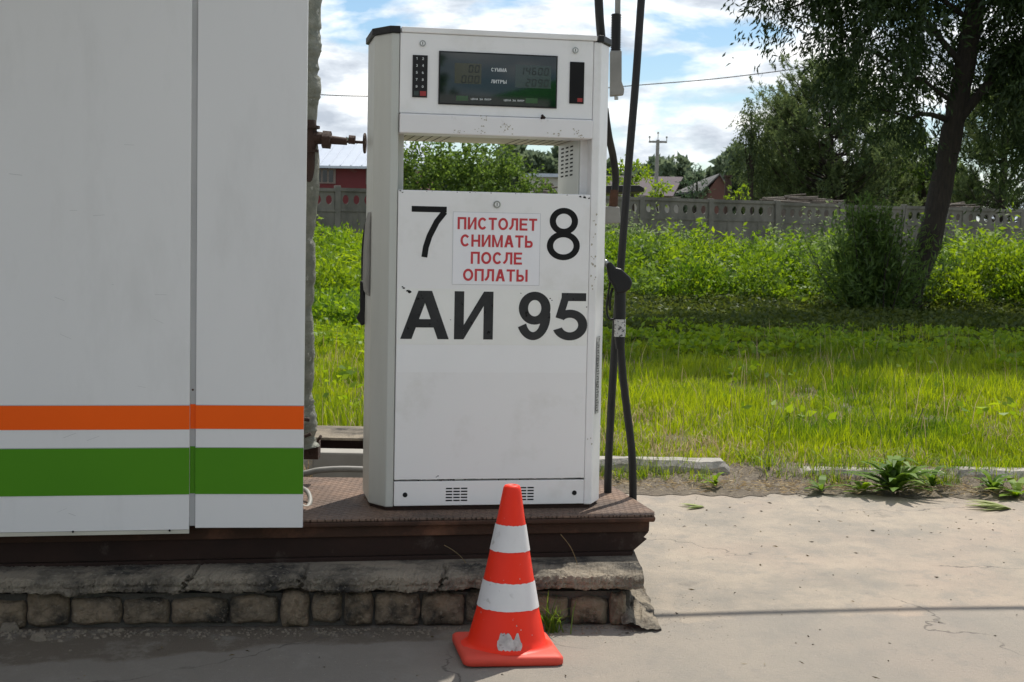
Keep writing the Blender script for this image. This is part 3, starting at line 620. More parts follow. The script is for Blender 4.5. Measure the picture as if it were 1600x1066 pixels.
# rear beam, block and conduits
rb=thing('rear_beam','rusty steel beam with a pale dusty top lying behind the gap left of the pump','steel beam',(0,0,0))
za=gz(520,684,.5)
yb=6.35; zb=float(atY(520,684,yb)[2]); 
MB().box(-3.2,-.35,yb,yb+.42,zb-.012,zb).build('top_flange','coping',rb,bevel=.003)
MB().box(-3.2,-.36,yb+.06,yb+.1,zb-.06,zb-.013).build('web','rustdark',rb)
MB().box(-3.2,-.36,yb+.03,yb+.36,zb-.068,zb-.058).build('bottom_flange','rust',rb)
zc=float(atY(520,707,6.2)[2]); zd=float(atY(520,734,6.2)[2])
MB().box(float(atY(488,707,6.2)[0]),-.36,6.2,6.33,zd-.3,zc).build('concrete_block','glue',bevel=.008,label='grey concrete block under the rear beam in the gap left of the pump',cat='concrete block')
cpp=spline([tuple(atY(x,y,5.85)) for x,y in [(440,744),(475,740),(500,735),(540,733),(590,735),(620,737)]])
MB().tube(cpp,.0125,12).build('conduit_pipe','conduit',label='grey conduit pipe lying along the back of the chequer plate',cat='pipe')
c0=spline([tuple(atY(x,y,Y)) for x,y,Y in [(455,760,5.3),(468,762,5.25),(480,768,5.2),(485,782,5.15),(480,793,5.1),(470,790,5.1),(455,782,5.1)]])
MB().tube(c0,.0085,12).build('cable_loop','conduit',label='small loop of pale grey conduit curling out from behind the cladding onto the plate',cat='conduit')

# ================================================================== CLADDING WALL
cw=thing('clad_enclosure','tall grey-white clad enclosure with orange and green stripes left of the pump','enclosure',(0,0,0))
def clad(pa,pb,Ya,yaw,ya_bot,name):
    """panel between pixel columns pa..pb, plane through (pb) at depth Ya"""
    q=atY(pb,533,Ya); n=np.array([math.sin(yaw),-math.cos(yaw),0]); u=np.array([math.cos(yaw),math.sin(yaw),0])
    def on(px,py): d=ray(px,py); return CAM+d*(np.dot(q-CAM,n)/np.dot(d,n))
    return q,n,u,on
def slab(name,mt,q,n,u,s0,s1,z0,z1,th,o=0,par=cw,bev=0):
    b=MB(); vs=[]
    for oo in (o,o-th):
        for s_,z in ((s0,z0),(s1,z0),(s1,z1),(s0,z1)):
            p=q+u*s_+n*oo; vs.append((p[0],p[1],z))
    b.add(vs,[(0,1,2,3),(7,6,5,4),(0,4,5,1),(1,5,6,2),(2,6,7,3),(3,7,4,0)]); return b.build(name,mt,par,bevel=bev)
qa,na,ua,ona=clad(0,297,4.70,math.radians(10.8),0,'a')
qb,nb,ub,onb=clad(0,476,4.752,math.radians(6.5),0,'b')
TOP=2.75
zl=float(ona(290,828)[2]); zl2=float(ona(290,834)[2])
pA=slab('cladding_panel','panel',qa,na,ua,-2.6,0,zl,TOP,.03,bev=.002)
sb0=float((onb(306,600)-qb)@ub); 
zr=float(onb(400,825)[2]); pB=slab('cladding_panel','panel',qb,nb,ub,sb0,0,zr,TOP,.03,bev=.002)
slab('seam_strip','seam',qa,na,ua,0.0005,.026,zl+.01,TOP,.008,-.016)
slab('bottom_trim','trim',qa,na,ua,-2.6,0,zl2,zl-.0005,.02,-.002)
for nm,mt,y0,y1 in (('orange_stripe','orange',634,671.5),('green_stripe','green',700,773)):
    z1=float(ona(285,y0)[2]); z0=float(ona(285,y1-.5)[2]); slab(nm,mt,qa,na,ua,-2.6,.0,z0,z1,.004,.0018,pA)
    slab('stripe_edge','seam',qa,na,ua,-2.6,.0,z1+.0002,z1+.003,.004,.0012,pA)
    slab(nm,mt,qa,na,ua,.001,.0255,z0,z1+.003,.004,-.0145,pA)
    z1=float(onb(390,y0)[2]); z0=float(onb(390,y1-1)[2]); slab(nm,mt,qb,nb,ub,sb0,0,z0,z1,.004,.0018,pB)
    slab('stripe_edge','seam',qb,nb,ub,sb0,0,z1+.0002,z1+.0025,.004,.0012,pB)
for (px,py) in ((114,831),(265,829),(301,610),(300,771)):
    q=ona(px,py); n_=na; e_=.001 if px<290 else -.0165
    b=MB(); c=q+na*e_; b.tube([tuple(c-na*.002),tuple(c+na*.0012)],.0035,10); b.build('rivet','rust' if px>290 else 'slot',cw)
MB().prism([(-4.6,4.05),(-1.06,4.728),(-1.06,7.0),(-4.6,6.6)],.34,TOP-.02).build('enclosure_body','seam',cw)
MB().prism([(-5.2,2.6),(-1.0,2.6),(-1.0,4.9),(-5.2,4.9)],2.85,3.0).build('roof','seam',cw)  # roof added overhead, out of view, to darken the left side
MB().prism([(-1.2,4.69),(-.70,4.79),(-.70,4.96),(-1.2,4.90)],.330,.338).build('sun_block_sheet','seam',cw)  # hidden sheet added to keep sun in the gap off the coping
r=random.Random(21); b=MB()
for i in range(34):
    s_=r.uniform(-1.6,-.05); z=r.uniform(zl+.05,1.55); l_=r.uniform(.006,.04); an=r.uniform(-.5,.5); w_=r.uniform(.0006,.0014); c0_=qa+ua*s_+na*.0006; c1_=qa+ua*(s_+l_)+na*.0006
    b.add([(c0_[0],c0_[1],z),(c1_[0],c1_[1],z+l_*math.sin(an)),(c1_[0],c1_[1],z+l_*math.sin(an)+w_),(c0_[0],c0_[1],z+w_)],[(0,1,2,3)])
b.build('scratches','seam',pA)
# insulated pipe
ip=thing('insulated_pipe','lumpy grey pipe wrapped in worn insulation behind the right edge of the cladding','pipe',(0,0,0))
r_=random.Random(2); pts=[(486,-160),(484,0),(482,60),(480,95),(480,140),(478,180),(477,300),(473,380),(472,440),(471,520),(471,600),(474,650),(476,685),(478,700)]
rp=spline(PP([(x,y,5.5) for x,y in pts]),10); rad=[]
for i,p in enumerate(rp):
    rr=.046+.004*math.sin(i*.35)+.0025*r_.uniform(-1,1)
    if i%17 in (0,1): rr-=.005
    rad.append(rr)
b=MB(); b.tube(rp,rad,26)
b.v=[(x+r_.uniform(-.0016,.0016),y+r_.uniform(-.0016,.0016),z) for x,y,z in b.v]; b.build('insulation','insul',ip)
# brackets near the foot
b=MB(); b.box(*[float(v) for v in (atY(476,700,5.6)[0],atY(500,700,5.6)[0],5.55,5.62,atY(480,715,5.6)[2],atY(480,688,5.6)[2])]); b.tube(PP([(478,712,5.6),(492,700,5.6),(497,688,5.55),(501,682,5.52)]),.006,8); b.tube(PP([(474,655,5.42),(484,656,5.42)]),.008,8); b.tube(PP([(476,682,5.42),(486,678,5.42)]),.007,8)
b.build('clamp','valve',ip,bevel=.002)
# valve
vv=thing('gate_valve','rusty dark iron valve with handwheel sticking out beside the insulated pipe','valve',atY(500,218,5.48)); o0=np.array(vv.location)
Y=5.48
MB().tube(loc([(481,188,Y),(481,200,Y),(480,285,Y)]),[.03,.034,.030],16).build('valve_body','valve',vv)
for y_,r_0 in ((197,.052),(234,.048)): MB().tube(loc([(478,y_,Y),(478,y_+4,Y)]),r_0,16).build('flange','valve',vv)
b=MB(); b.tube(loc([(484,215,Y),(503,216,Y),(505,216,Y),(520,219,Y),(540,221,Y),(542,221,Y)]),[.026,.023,.016,.016,.014,.014],12); b.build('bonnet','valve',vv)
for q0,q1,r_0 in ((504,517,.034),(545,555,.0175)): MB().tube(loc([(q0,218,Y),(q1,219,Y)]),r_0,6).build('nut','valve',vv,bevel=.003)
MB().tube(loc([(540,221,Y),(572,223,Y)]),.0055,8).build('stem','valve',vv)
b=MB(); c=loc([(570,224,Y)])[0]
ring=[(c[0],c[1]+.034*math.cos(a_),c[2]+.034*math.sin(a_)) for a_ in np.linspace(0,6.2832,25)]; b.tube(ring,.0045,8)
for a_ in (0,1.57): b.tube([(c[0],c[1]+.034*math.cos(a_),c[2]+.034*math.sin(a_)),(c[0],c[1]-.034*math.cos(a_),c[2]-.034*math.sin(a_))],.0035,6)
b.build('handwheel','valve',vv)

# ================================================================== PLINTH
pn=thing('stone_plinth','crumbling plinth of rough stone blocks under a cracked mortar coping','plinth',(0,0,0))
pf_y=lambda x: 4.555+(x+1.585)*.1057
rr=random.Random(11)
MB().prism([(-3.2,pf_y(-3.2)+.03),(.405,pf_y(.405)+.03),(.39,5.75),(-3.2,5.6)],-.02,.108).build('core','mortar',pn)
def rough_block(b,x0,x1,z0,z1,yf,depth,seed,bulge=.016,n=16,m_=11):
    r=random.Random(seed); vs=[]; fs=[]; ph=[r.uniform(0,6.28) for _ in range(8)]; tilt=r.uniform(-.006,.006); fr=[r.uniform(.6,1.6) for _ in range(8)]
    for j in range(m_+1):
        for i in range(n+1):
            u_=i/n; v_=j/m_; eu=min(u_,1-u_)*2; ev=min(v_,1-v_)*2
            k_=(1-(1-eu)**6)*(1-(1-ev)**5)
            rd=.005*(1-min(1,(eu+ev)*2.2))
            x=x0+(x1-x0)*u_+(rd if u_<.5 else -rd)+.0015*math.sin(v_*9+ph[0])*(1-eu); z=z0+(z1-z0)*v_+.003*math.sin(u_*7+ph[1])*(1-ev)+(rd*.6 if v_<.5 else -rd*.6)
            h=.5+.22*math.sin(u_*5*fr[0]+v_*4*fr[1]+ph[2])+.20*math.sin(u_*11*fr[2]-v_*9*fr[3]+ph[3])+.2*math.sin(u_*23*fr[4]+v_*17*fr[5]+ph[4])+r.uniform(-.18,.18)
            y=yf(x)+.016-k_*(.012+bulge*h)+tilt*(u_-.5)
            vs.append((x,y,z))
    for j in range(m_):
        for i in range(n): a_=j*(n+1)+i; fs.append((a_,a_+1,a_+n+2,a_+n+1))
    per=[i for i in range(n+1)]+[(j)*(n+1)+n for j in range(1,m_+1)]+[m_*(n+1)+i for i in range(n-1,-1,-1)]+[j*(n+1) for j in range(m_-1,0,-1)]
    o_=len(vs)
    for p in per: vs.append((vs[p][0],vs[p][1]+depth,vs[p][2]))
    L=len(per)
    for q in range(L): fs.append((per[(q+1)%L],per[q],o_+q,o_+(q+1)%L))
    b.add(vs,fs,True)
b=MB(); x=-2.9; i=0
while x<.33:
    wd=rr.choice([.10,.135,.15,.16,.145,.18]); x1=min(x+wd,.335)
    if x1-x>.05: rough_block(b,x+rr.uniform(.002,.006),x1-rr.uniform(.002,.006),.004+rr.uniform(-.004,.014),.110+rr.uniform(-.020,.008),pf_y,.12,i,rr.choice([.008,.014,.018,.012]))
    x=x1; i+=1
b.build('stone_course','brick',pn)
b=MB(); rough_block(b,.337,.392,.0,.106,lambda x:pf_y(x)-.010,.5,77,.012); b.build('corner_stone','brick',pn)
# coping with broken edge, cracked in places
r=random.Random(9); n=620; vs=[]; X_=np.linspace(-3.0,.445,n)
e1=.016*smooth_noise(X_,X_*0,31,7)+.011*smooth_noise(X_,X_*0,32,26)+.006*smooth_noise(X_,X_*0,34,80); e2=.009*smooth_noise(X_,X_*0,33,9)+.006*smooth_noise(X_,X_*0,35,40)
prof=[(.026,.120),(.004,.123),(-.003,.127),(-.005,.134),(-.001,.143),(-.004,.152),(-.002,.160),(.002,.167),(.010,.171),(.05,.176),(.09,.177),(.14,.176),(.22,.172),(.9,.17),(.9,.11)]
K=len(prof)
cracks=[(-1.02,.5),(-.215,.35),(-.66,.2)]
for i,x in enumerate(X_):
    for k,(dy,z) in enumerate(prof):
        yy=pf_y(x)-.030+dy+(e1[i]*(1 if k<9 else .3) if k<12 else 0)
        xx=x; zz=z+(e2[i] if k<4 else e2[i]*.35 if k<12 else 0)
        for (c,sl_) in cracks:
            xc=c+sl_*(z-.14)+.006*math.sin(k*2.1)
            if abs(x-xc)<.0055 and k<12: yy+=.022 if k<9 else 0; zz-=.015 if 6<k<12 else 0
        jt=.0036 if k<12 else 0
        vs.append((xx+r.uniform(-.001,.001),yy+r.uniform(-jt,jt),zz+r.uniform(-jt,jt)*.7))
fs=[(i*K+k,(i+1)*K+k,(i+1)*K+k+1,i*K+k+1) for i in range(n-1) for k in range(K-1)]+[tuple(range(K)),tuple((n-1)*K+k for k in range(K-1,-1,-1))]
b=MB(); b.add(vs,fs,False); b.build('coping','coping',pn)
# mortar and rubble slumped against the right corner
b=MB(); r=random.Random(5); vs=[];fs=[]
for i in range(17):
    for j in range(15):
        u_=i/16; v_=j/14; x=.372+u_*.135; y=4.70+v_*.7; h=.098*(1-u_)**(.7+.9*v_)*(.55+.45*math.sin(v_*7+u_*5)**2)+.008*r.random(); h*=min(1,.35+v_*2.2)
        vs.append((x+r.uniform(-.004,.004),y+r.uniform(-.01,.01)-.02*math.sin(u_*3.1),(h if i<16 else -.004)))
for i in range(16):
    for j in range(14): a_=i*15+j; fs.append((a_,a_+15,a_+16,a_+1))
b.add(vs,fs); b.build('mortar_heap','coping',pn)

# ================================================================== TRAFFIC CONE
cx_,cy_=.001,4.40
cn=thing('traffic_cone','orange traffic cone with two white bands standing on the pavement before the pump','traffic cone',(cx_,cy_,0.002),math.radians(9.5)); cn.rotation_euler=(0,math.radians(.9),math.radians(9.5))
CK=.9286
def rp_(z): return CK*float(np.interp(z/CK,[.03,.055,.15,.255,.355,.45,.535,.548,.556],[.133,.126,.102,.081,.062,.0445,.0305,.028,.020]))
b=MB(); prof=[(.150*CK,.0335*CK),(.140*CK,.0365*CK),(.134*CK,.040*CK)]+[(rp_(z),z) for z in np.linspace(.045*CK,.535*CK,26)]+[(q*CK,w_*CK) for q,w_ in [(.0285,.546),(.024,.5535),(.016,.556),(.012,.553),(.0,.552)]]
b.lathe(prof,48); b.build('cone_body','cone',cn)
b=MB(); lv=[(.153,0),(.161,.006),(.161,.024),(.155,.031),(.138,.035),(.09,.037)]
for hw,z in lv:
    rd=.022*CK; hw*=CK; z*=CK
    for cxs,cys,a0 in ((1,1,0),(-1,1,90),(-1,-1,180),(1,-1,270)):
        for k in range(6):
            a_=math.radians(a0+k*18); b.v.append((cxs*(hw-rd)+rd*math.cos(a_),cys*(hw-rd)+rd*math.sin(a_),z))
for l in range(len(lv)-1):
    for k in range(24): b.f.append((l*24+k,l*24+(k+1)%24,(l+1)*24+(k+1)%24,(l+1)*24+k)); b.sm.append(True)
b.f.append(tuple(range(5*24,6*24))); b.sm.append(False); b.build('cone_base','conebase',cn)
def band(z0,z1,name,mt,a0=0,a1=360,o=.0016,jag=0):
    b=MB(); seg=64; vs=[]; zs=np.linspace(z0,z1,8); r=random.Random(3)
    for z in zs:
        for k in range(seg+1):
            a_=math.radians(a0+(a1-a0)*k/seg); R_=rp_(z)+o; jz=r.uniform(-jag,jag) if (z in (zs[0],zs[-1])) else 0
            vs.append((R_*math.cos(a_),R_*math.sin(a_),z+jz))
    b.add(vs,[(j*(seg+1)+k,j*(seg+1)+k+1,(j+1)*(seg+1)+k+1,(j+1)*(seg+1)+k) for j in range(7) for k in range(seg)],True); return b.build(name,mt,cn)
zf=lambda py,R: float(atY(800,py,cy_-R*CK)[2])
band(zf(865,.06),zf(823,.045),'upper_band','band',jag=.0012); band(zf(958,.1),zf(914,.08),'lower_band','band',jag=.0015)
r=random.Random(8); b=MB(); za,zb__=zf(1019,.122),zf(990,.112); nA=22; vs=[]
tp=[.55,.62,.95,1,.93,.97,1,.9,.96,1,.98,.92,.84,.7,.62,.66,.8,.94,1,.97,.72,.5,.42]; bt=[.3,.12,.02,.05,0,.06,.1,.04,.0,.05,.03,0,.06,.1,.05,.02,0,.03,.06,.02,.04,.12,.25]
for k in range(nA+1):
    a_=math.radians(-104-9.5+(k/nA)*37)
    for q_ in (bt[k],.5*(bt[k]+tp[k]),tp[k]):
        z=za+(zb__-za)*q_; R_=rp_(z)+.0014+.0006*math.sin(k*1.9+q_*5); vs.append((R_*math.cos(a_),R_*math.sin(a_),z))
b.add(vs,[(k*3+j,k*3+3+j,k*3+4+j,k*3+1+j) for k in range(nA) for j in (0,1)]); b.build('torn_sticker','residue',cn)
b=MB()
for i in range(46):
    a_=math.radians(r.uniform(-175,-5)); z=r.choice([r.uniform(.04,.5)]); w_=r.uniform(.01,.05); hh_=r.uniform(.0008,.003); R_=rp_(z)+.0021
    b.add([(R_*math.cos(a_),R_*math.sin(a_),z),(R_*math.cos(a_+w_),R_*math.sin(a_+w_),z+r.uniform(-.004,.004)),(R_*math.cos(a_+w_*.8),R_*math.sin(a_+w_*.8),z+hh_)],[(0,1,2)])
b.build('scuff_mark','residue',cn)

# ================================================================== RUBBLE, STONES, LITTER
def rock(b,c,s,r):
    vs=[]; 
    for k in range(6):
        a_=k*1.047+r.uniform(-.3,.3); vs.append((c[0]+s*r.uniform(.7,1.2)*math.cos(a_),c[1]+s*r.uniform(.6,1.1)*math.sin(a_),c[2]))
    for k in range(6): vs.append((c[0]+(vs[k][0]-c[0])*r.uniform(.4,.8),c[1]+(vs[k][1]-c[1])*r.uniform(.4,.8),c[2]+s*r.uniform(.35,.8)))
    b.add(vs,[(k,(k+1)%6,6+(k+1)%6,6+k) for k in range(6)]+[tuple(range(6,12))])
b=MB(); r=random.Random(12)
for i in range(1500):
    x=r.uniform(-2.6,.42) if i<1380 else r.uniform(.42,.72)
    y=(pf_y(x)-.01-abs(r.gauss(0,.05))) if x<.42 else r.uniform(4.6,5.2)
    if -.17<x<.2 and y<4.56: continue
    rock(b,(x,y,0),(r.choice([.002,.003,.004,.006,.010]) if x<-1.2 else r.choice([.0015,.002,.003,.004,.006])) if x<.42 else r.choice([.0012,.0018,.0025]),r)
for i in range(420):
    x=r.uniform(-2.4,4.5); y=r.uniform(4.0,7.5); rock(b,(x,y,0),r.choice([.0015,.002,.003,.0045]),r)
b.build('gravel','stone',kind='stuff')
labs=[('broken brick chunk lying at the far left foot of the plinth',gz(12,985)),('flat pale stone chunk lying right of the far left brick chunk',gz(62,1000)),('small stone chunk among grit at the foot of the plinth',gz(232,993))]
for i,(l_,p) in enumerate(labs):
    b=MB(); r=random.Random(40+i); rock(b,(0,0,0),(.035,.03,.014)[i],r); o=b.build('stone_chunk','stone',bevel=.003,label=l_,cat='stone',group='stone chunks fallen from the plinth'); o.location=tuple(p)

# ================================================================== GRASS / PLANTS
def blades(P,H_,W_,rng,lean=.45,seg=2):
    n=len(P); az=rng.uniform(0,6.283,n); d=np.stack([np.cos(az),np.sin(az),np.zeros(n)],1); s=np.stack([-np.sin(az+rng.normal(0,.6,n)),np.cos(az+rng.normal(0,.6,n)),np.zeros(n)],1)
    le=rng.uniform(.05,lean,n)[:,None]; H_=H_[:,None]; W_=W_[:,None]; up=np.array([0,0,1.])
    m_=P+up*H_*.55+d*H_*le*.35; t_=P+up*H_*(1-.25*le)+d*H_*le
    q=np.stack([P-s*W_*.5,P+s*W_*.5,m_+s*W_*.42,m_-s*W_*.42],1); tr=np.stack([m_-s*W_*.42,m_+s*W_*.42,t_+s*W_*.04,t_-s*W_*.04],1)
    return np.concatenate([q,tr],1).reshape(-1,3)
rng=np.random.default_rng(7)
def wedge(n,y0,y1,pxa=430,pxb=1680,pw=1.):
    y=y0+(y1-y0)*rng.uniform(0,1,n)**pw; x=y*((rng.uniform(pxa,pxb,n)-800)/F); return x,y
# lawn
x,y=wedge(270000,7.9,17.5,pw=1.25)
dens=.9*smooth_noise(x,y,51,2.0)+1.1*smooth_noise(x,y,52,9)+.7*smooth_noise(x,y,50,24); hgt=(.075+.045*smooth_noise(x,y,53,1.6)+.055*smooth_noise(x,y,54,9)+.02*smooth_noise(x,y,57,25)).clip(.02,.22)*np.interp(y,[7.9,8.1,8.8,20],[.35,.6,1,1.5])
keep=(rng.uniform(-1.3,1.3,len(x))<dens+.1)&((y>8.0)|(rng.uniform(size=len(x))<.3)); x,y,hgt,dens=x[keep],y[keep],hgt[keep],dens[keep]
P=np.stack([x,y,terr(x,y)-.01],1); hh_=hgt*rng.uniform(.5,1.5,len(x)); ww=rng.uniform(.0035,.008,len(x))*np.interp(y,[8,20],[1,1.9])
V=blades(P,hh_,ww,rng); va=(rng.uniform(0,1,len(x))*.6+.2+.3*smooth_noise(x,y,55,2)+.2*smooth_noise(x,y,58,8)).clip(0,1)
npmesh('grass',V,4,'L_grass',var=np.repeat(va,2),kind='stuff')
# dry straw among it and along the kerb
x,y=wedge(25000,7.7,17,pw=1.5); sel=(smooth_noise(x,y,61,3)+rng.normal(0,.5,len(x))+np.interp(y,[7.7,9],[.6,0]))>.2; x,y=x[sel],y[sel]
P=np.stack([x,y,terr(x,y)],1); V=blades(P,rng.uniform(.04,.14,len(x)),rng.uniform(.003,.006,len(x)),rng,1.4); npmesh('dry_grass',V,4,'L_dry',var=np.repeat(rng.uniform(0,1,len(x)),2),kind='stuff')
x=rng.uniform(.35,7,5200); y=7.58+rng.normal(0,.10,5200).clip(-.22,.4); P=np.stack([x,y,np.full(5200,.02)+rng.uniform(0,.02,5200)],1)
ax=np.concatenate([rng.normal(size=(5200,2)),rng.normal(0,.12,(5200,1))],1); V=leaves(P,np.full(5200,.05),np.full(5200,.004),rng,ax*3,.2); npmesh('dead_litter',V,4,'L_dry',var=rng.uniform(0,1,5200)**1.5,kind='stuff')
# groundcover band
x,y=wedge(110000,15.,24.2,pxa=900,pxb=1700); z=terr(x,y)+np.interp(y,[15.,17,22,24],[.05,.12,.14,.3])*rng.uniform(.1,1,len(x))*(1+.45*smooth_noise(x,y,71,1.8))
n=len(x); ax=np.concatenate([rng.normal(size=(n,2)),rng.normal(0.1,.3,(n,1))],1); keep=smooth_noise(x,y,72,2.5)+rng.uniform(-.2,1.4,n)+np.interp(y,[15.,17.],[-1.3,0])>0
P=np.stack([x,y,z],1)[keep]; V=leaves(P,np.full(len(P),.085),np.full(len(P),.05),rng,ax[keep],.3); npmesh('groundcover',V,4,'L_low',var=rng.uniform(0,1,len(P)),kind='stuff')
x,y=wedge(22000,17,27,pxa=430,pxb=640); z=terr(x,y)+rng.uniform(0,.35,len(x)); P=np.stack([x,y,z],1); V=leaves(P,np.full(len(P),.085),np.full(len(P),.05),rng); npmesh('groundcover',V,4,'L_weed',var=rng.uniform(0,1,len(P)),kind='stuff')
n=420; x=rng.uniform(-1.2,4.5,n); y=np.where(rng.uniform(size=n)<.45,rng.uniform(6.3,7.5,n),rng.uniform(4.05,7.4,n)); P=np.stack([x,y,np.full(n,.004)],1); ax=np.concatenate([rng.normal(size=(n,2)),rng.normal(0,.05,(n,1))],1)
npmesh('leaf_litter',leaves(P,rng.uniform(.008,.028,n),rng.uniform(.003,.007,n),rng,ax*3,.15),4,'L_litter',var=rng.uniform(0,1,n)**2,kind='stuff')
# tall undergrowth: stalks with leaf whorls
def undergrowth(n,y0,y1,pxa,pxb,hf,mt,seed,name='undergrowth',ls=.10):
    global rng
    rng=np.random.default_rng(seed); x,y=wedge(n,y0,y1,pxa,pxb); cl=smooth_noise(x,y,seed+1,2.4)+.6*smooth_noise(x,y,seed+2,5.5)
    kp=rng.uniform(-.9,.9,n)<cl+.1; x,y,cl=x[kp],y[kp],cl[kp]; n=len(x)
    h=hf(x,y)*rng.uniform(.6,1.12,n)*(.85+.5*cl).clip(.3,1.4); tall=rng.uniform(size=n)<.05; h[tall]*=1.22; h=np.maximum(h,.12)
    k=19; t_=rng.uniform(.2,1,(n,k))**.6; az=rng.uniform(0,6.283,(n,k)); rad=(1.12-t_)*.25*rng.uniform(.3,1.2,(n,k))
    lean=rng.normal(0,.12,(n,2)); X_=x[:,None]+np.cos(az)*rad+lean[:,:1]*t_*h[:,None]; Y_=y[:,None]+np.sin(az)*rad+lean[:,1:]*t_*h[:,None]; Z_=terr(x,y)[:,None]+h[:,None]*t_
    P=np.stack([X_,Y_,Z_],-1).reshape(-1,3); ax=np.stack([np.cos(az),np.sin(az),rng.normal(.0,.45,(n,k))],-1).reshape(-1,3)
    V=leaves(P,np.full(len(P),ls),np.full(len(P),ls*.38),rng,ax*1.2,.5); v=np.repeat((.5+.6*smooth_noise(x,y,seed+5,1.3)+.3*smooth_noise(x,y,seed+6,4)).clip(0,1)*.6,k)+rng.uniform(0,.4,len(P))
    npmesh(name,V,4,mt,var=v,kind='stuff')
hf=lambda x,y: np.interp(y,[23.5,24.5,27,33,44],[.5,.9,1.05,.95,.72])*(1+.15*np.sin(x*.9+1)+.1*np.sin(x*2.3))
undergrowth(3400,23.4,43.5,900,1335,hf,'L_weed',101,ls=.10)
undergrowth(800,23.4,40,900,1335,lambda x,y: hf(x,y)*1.06,'L_yellow',111,ls=.15)
undergrowth(900,23.4,40,900,1335,lambda x,y: hf(x,y)*1.0,'L_bush',141,ls=.13)
undergrowth(700,24.0,40,1445,1720,lambda x,y: hf(x,y)*1.0,'L_bush',151,ls=.13)
undergrowth(1000,24.2,42,900,1335,lambda x,y: hf(x,y)*1.2,'L_pale',121,ls=.085)
undergrowth(700,24.2,42,1440,1720,lambda x,y: hf(x,y)*1.35,'L_pale',131,ls=.085)
undergrowth(1900,24.3,43,1445,1720,lambda x,y: hf(x,y)*1.08,'L_yellow',102,ls=.11)
undergrowth(1100,24.3,42,1445,1720,lambda x,y: hf(x,y)*.95,'L_weed',112,ls=.14)
undergrowth(1400,22,40,430,660,lambda x,y: hf(x,y)*1.1,'L_yellow',103,ls=.11)
undergrowth(600,22,40,430,660,lambda x,y: hf(x,y)*1.0,'L_weed',113,ls=.15)
undergrowth(500,38,43,940,1050,lambda x,y: np.full_like(x,1.25),'L_pale',104)
def mounds(n,y0,y1,pxa,pxb,mt,seed,rmin,rmax,hk,ls,pw=1.,lf=1500):
    r_=np.random.default_rng(seed); global rng; rng=r_; x,y=wedge(n,y0,y1,pxa,pxb,pw); P=[];A=[];C=[]
    for xi,yi in zip(x,y):
        R_=r_.uniform(rmin,rmax); h=hk*float(np.interp(yi,[23,26,33,44],[.8,1.05,1.,.8]))*r_.uniform(.6,1.25); k=int(lf*(R_/.6)**2)
        d=unit(r_.normal(size=(k,3))); d[:,2]=np.abs(d[:,2])*1.1-.12; q=r_.uniform(.72,1.03,k)*(1+.13*np.sin(d[:,0]*7+xi)*np.sin(d[:,1]*6+d[:,2]*5))
        p=np.stack([xi+d[:,0]*R_*q,yi+d[:,1]*R_*q,terr(xi,yi)+np.maximum(.02,d[:,2]*h*q)],1); P.append(p); A.append(d*.7+np.array([0,0,.25])); C.append(np.clip(r_.uniform(.15,.75)+r_.normal(0,.22,k),0,1))
    P=np.concatenate(P);A=np.concatenate(A); n=len(P); npmesh('undergrowth',leaves(P,np.full(n,ls),np.full(n,ls*.45),r_,A,.6),4,mt,var=np.concatenate(C),kind='stuff')
mounds(46,23.6,40,900,1335,'L_weed',301,.35,.85,1.05,.085)
mounds(26,23.8,40,900,1335,'L_bush2',302,.3,.7,1.15,.09)
mounds(14,24,38,900,1335,'L_yellow',303,.25,.6,1.0,.11,lf=900)
mounds(26,24.0,40,1450,1700,'L_yellow',304,.35,.9,1.2,.09)
mounds(22,24.0,40,1450,1700,'L_weed',305,.3,.8,1.35,.085)
mounds(14,24.0,40,1450,1700,'L_bush2',306,.3,.7,1.25,.09)
mounds(16,22,38,430,640,'L_yellow',307,.3,.8,1.1,.09)
mounds(12,22,38,430,640,'L_weed',308,.3,.7,1.1,.085)
# broad leaves scattered through the lawn, denser at its back edge
rng=np.random.default_rng(211); x,y=wedge(9000,8.6,19,pxa=430,pxb=1700,pw=.6); sel=smooth_noise(x,y,212,2.6)+rng.normal(0,.3,len(x))+np.interp(y,[9,13.5,16],[-1.0,-.75,.35])>.2; x,y=x[sel],y[sel]
x=np.repeat(x,6)+rng.normal(0,.07,len(x)*6); y=np.repeat(y,6)+rng.normal(0,.07,len(y)*6); n=len(x); P=np.stack([x,y,terr(x,y)+rng.uniform(.03,.16,n)],1); ax=np.concatenate([rng.normal(size=(n,2)),rng.normal(.2,.25,(n,1))],1)
npmesh('broadleaf_weeds',leaves(P,np.full(n,.075),np.full(n,.045),rng,ax,.3),4,'L_yellow',var=rng.uniform(0,1,n),kind='stuff')
# tall grass stems with seed heads
x,y=wedge(420,8.4,17,pw=1.1); n=len(x); P=np.stack([x,y,terr(x,y)],1); npmesh('seed_stems',blades(P,rng.uniform(.18,.38,n),np.full(n,.0035)*np.interp(y,[8,19],[1,2]),rng,.5),4,'L_dry',var=np.repeat(rng.uniform(0,1,n),2),kind='stuff')
# ragged tufts along the kerb
c=rng.uniform(.2,7,85); x=(np.repeat(c,70)+rng.normal(0,.06,85*70)); y=7.74+np.repeat(rng.uniform(-.10,.3,85)**1.0,70)+rng.normal(0,.03,85*70); n=len(x); P=np.stack([x,y,np.where(y>7.76,.085,.03)],1); npmesh('kerb_tufts',blades(P,rng.uniform(.02,.11,n),rng.uniform(.003,.005,n),rng,1.2),4,'L_grass',var=np.repeat(rng.uniform(0,.8,n),2),kind='stuff')
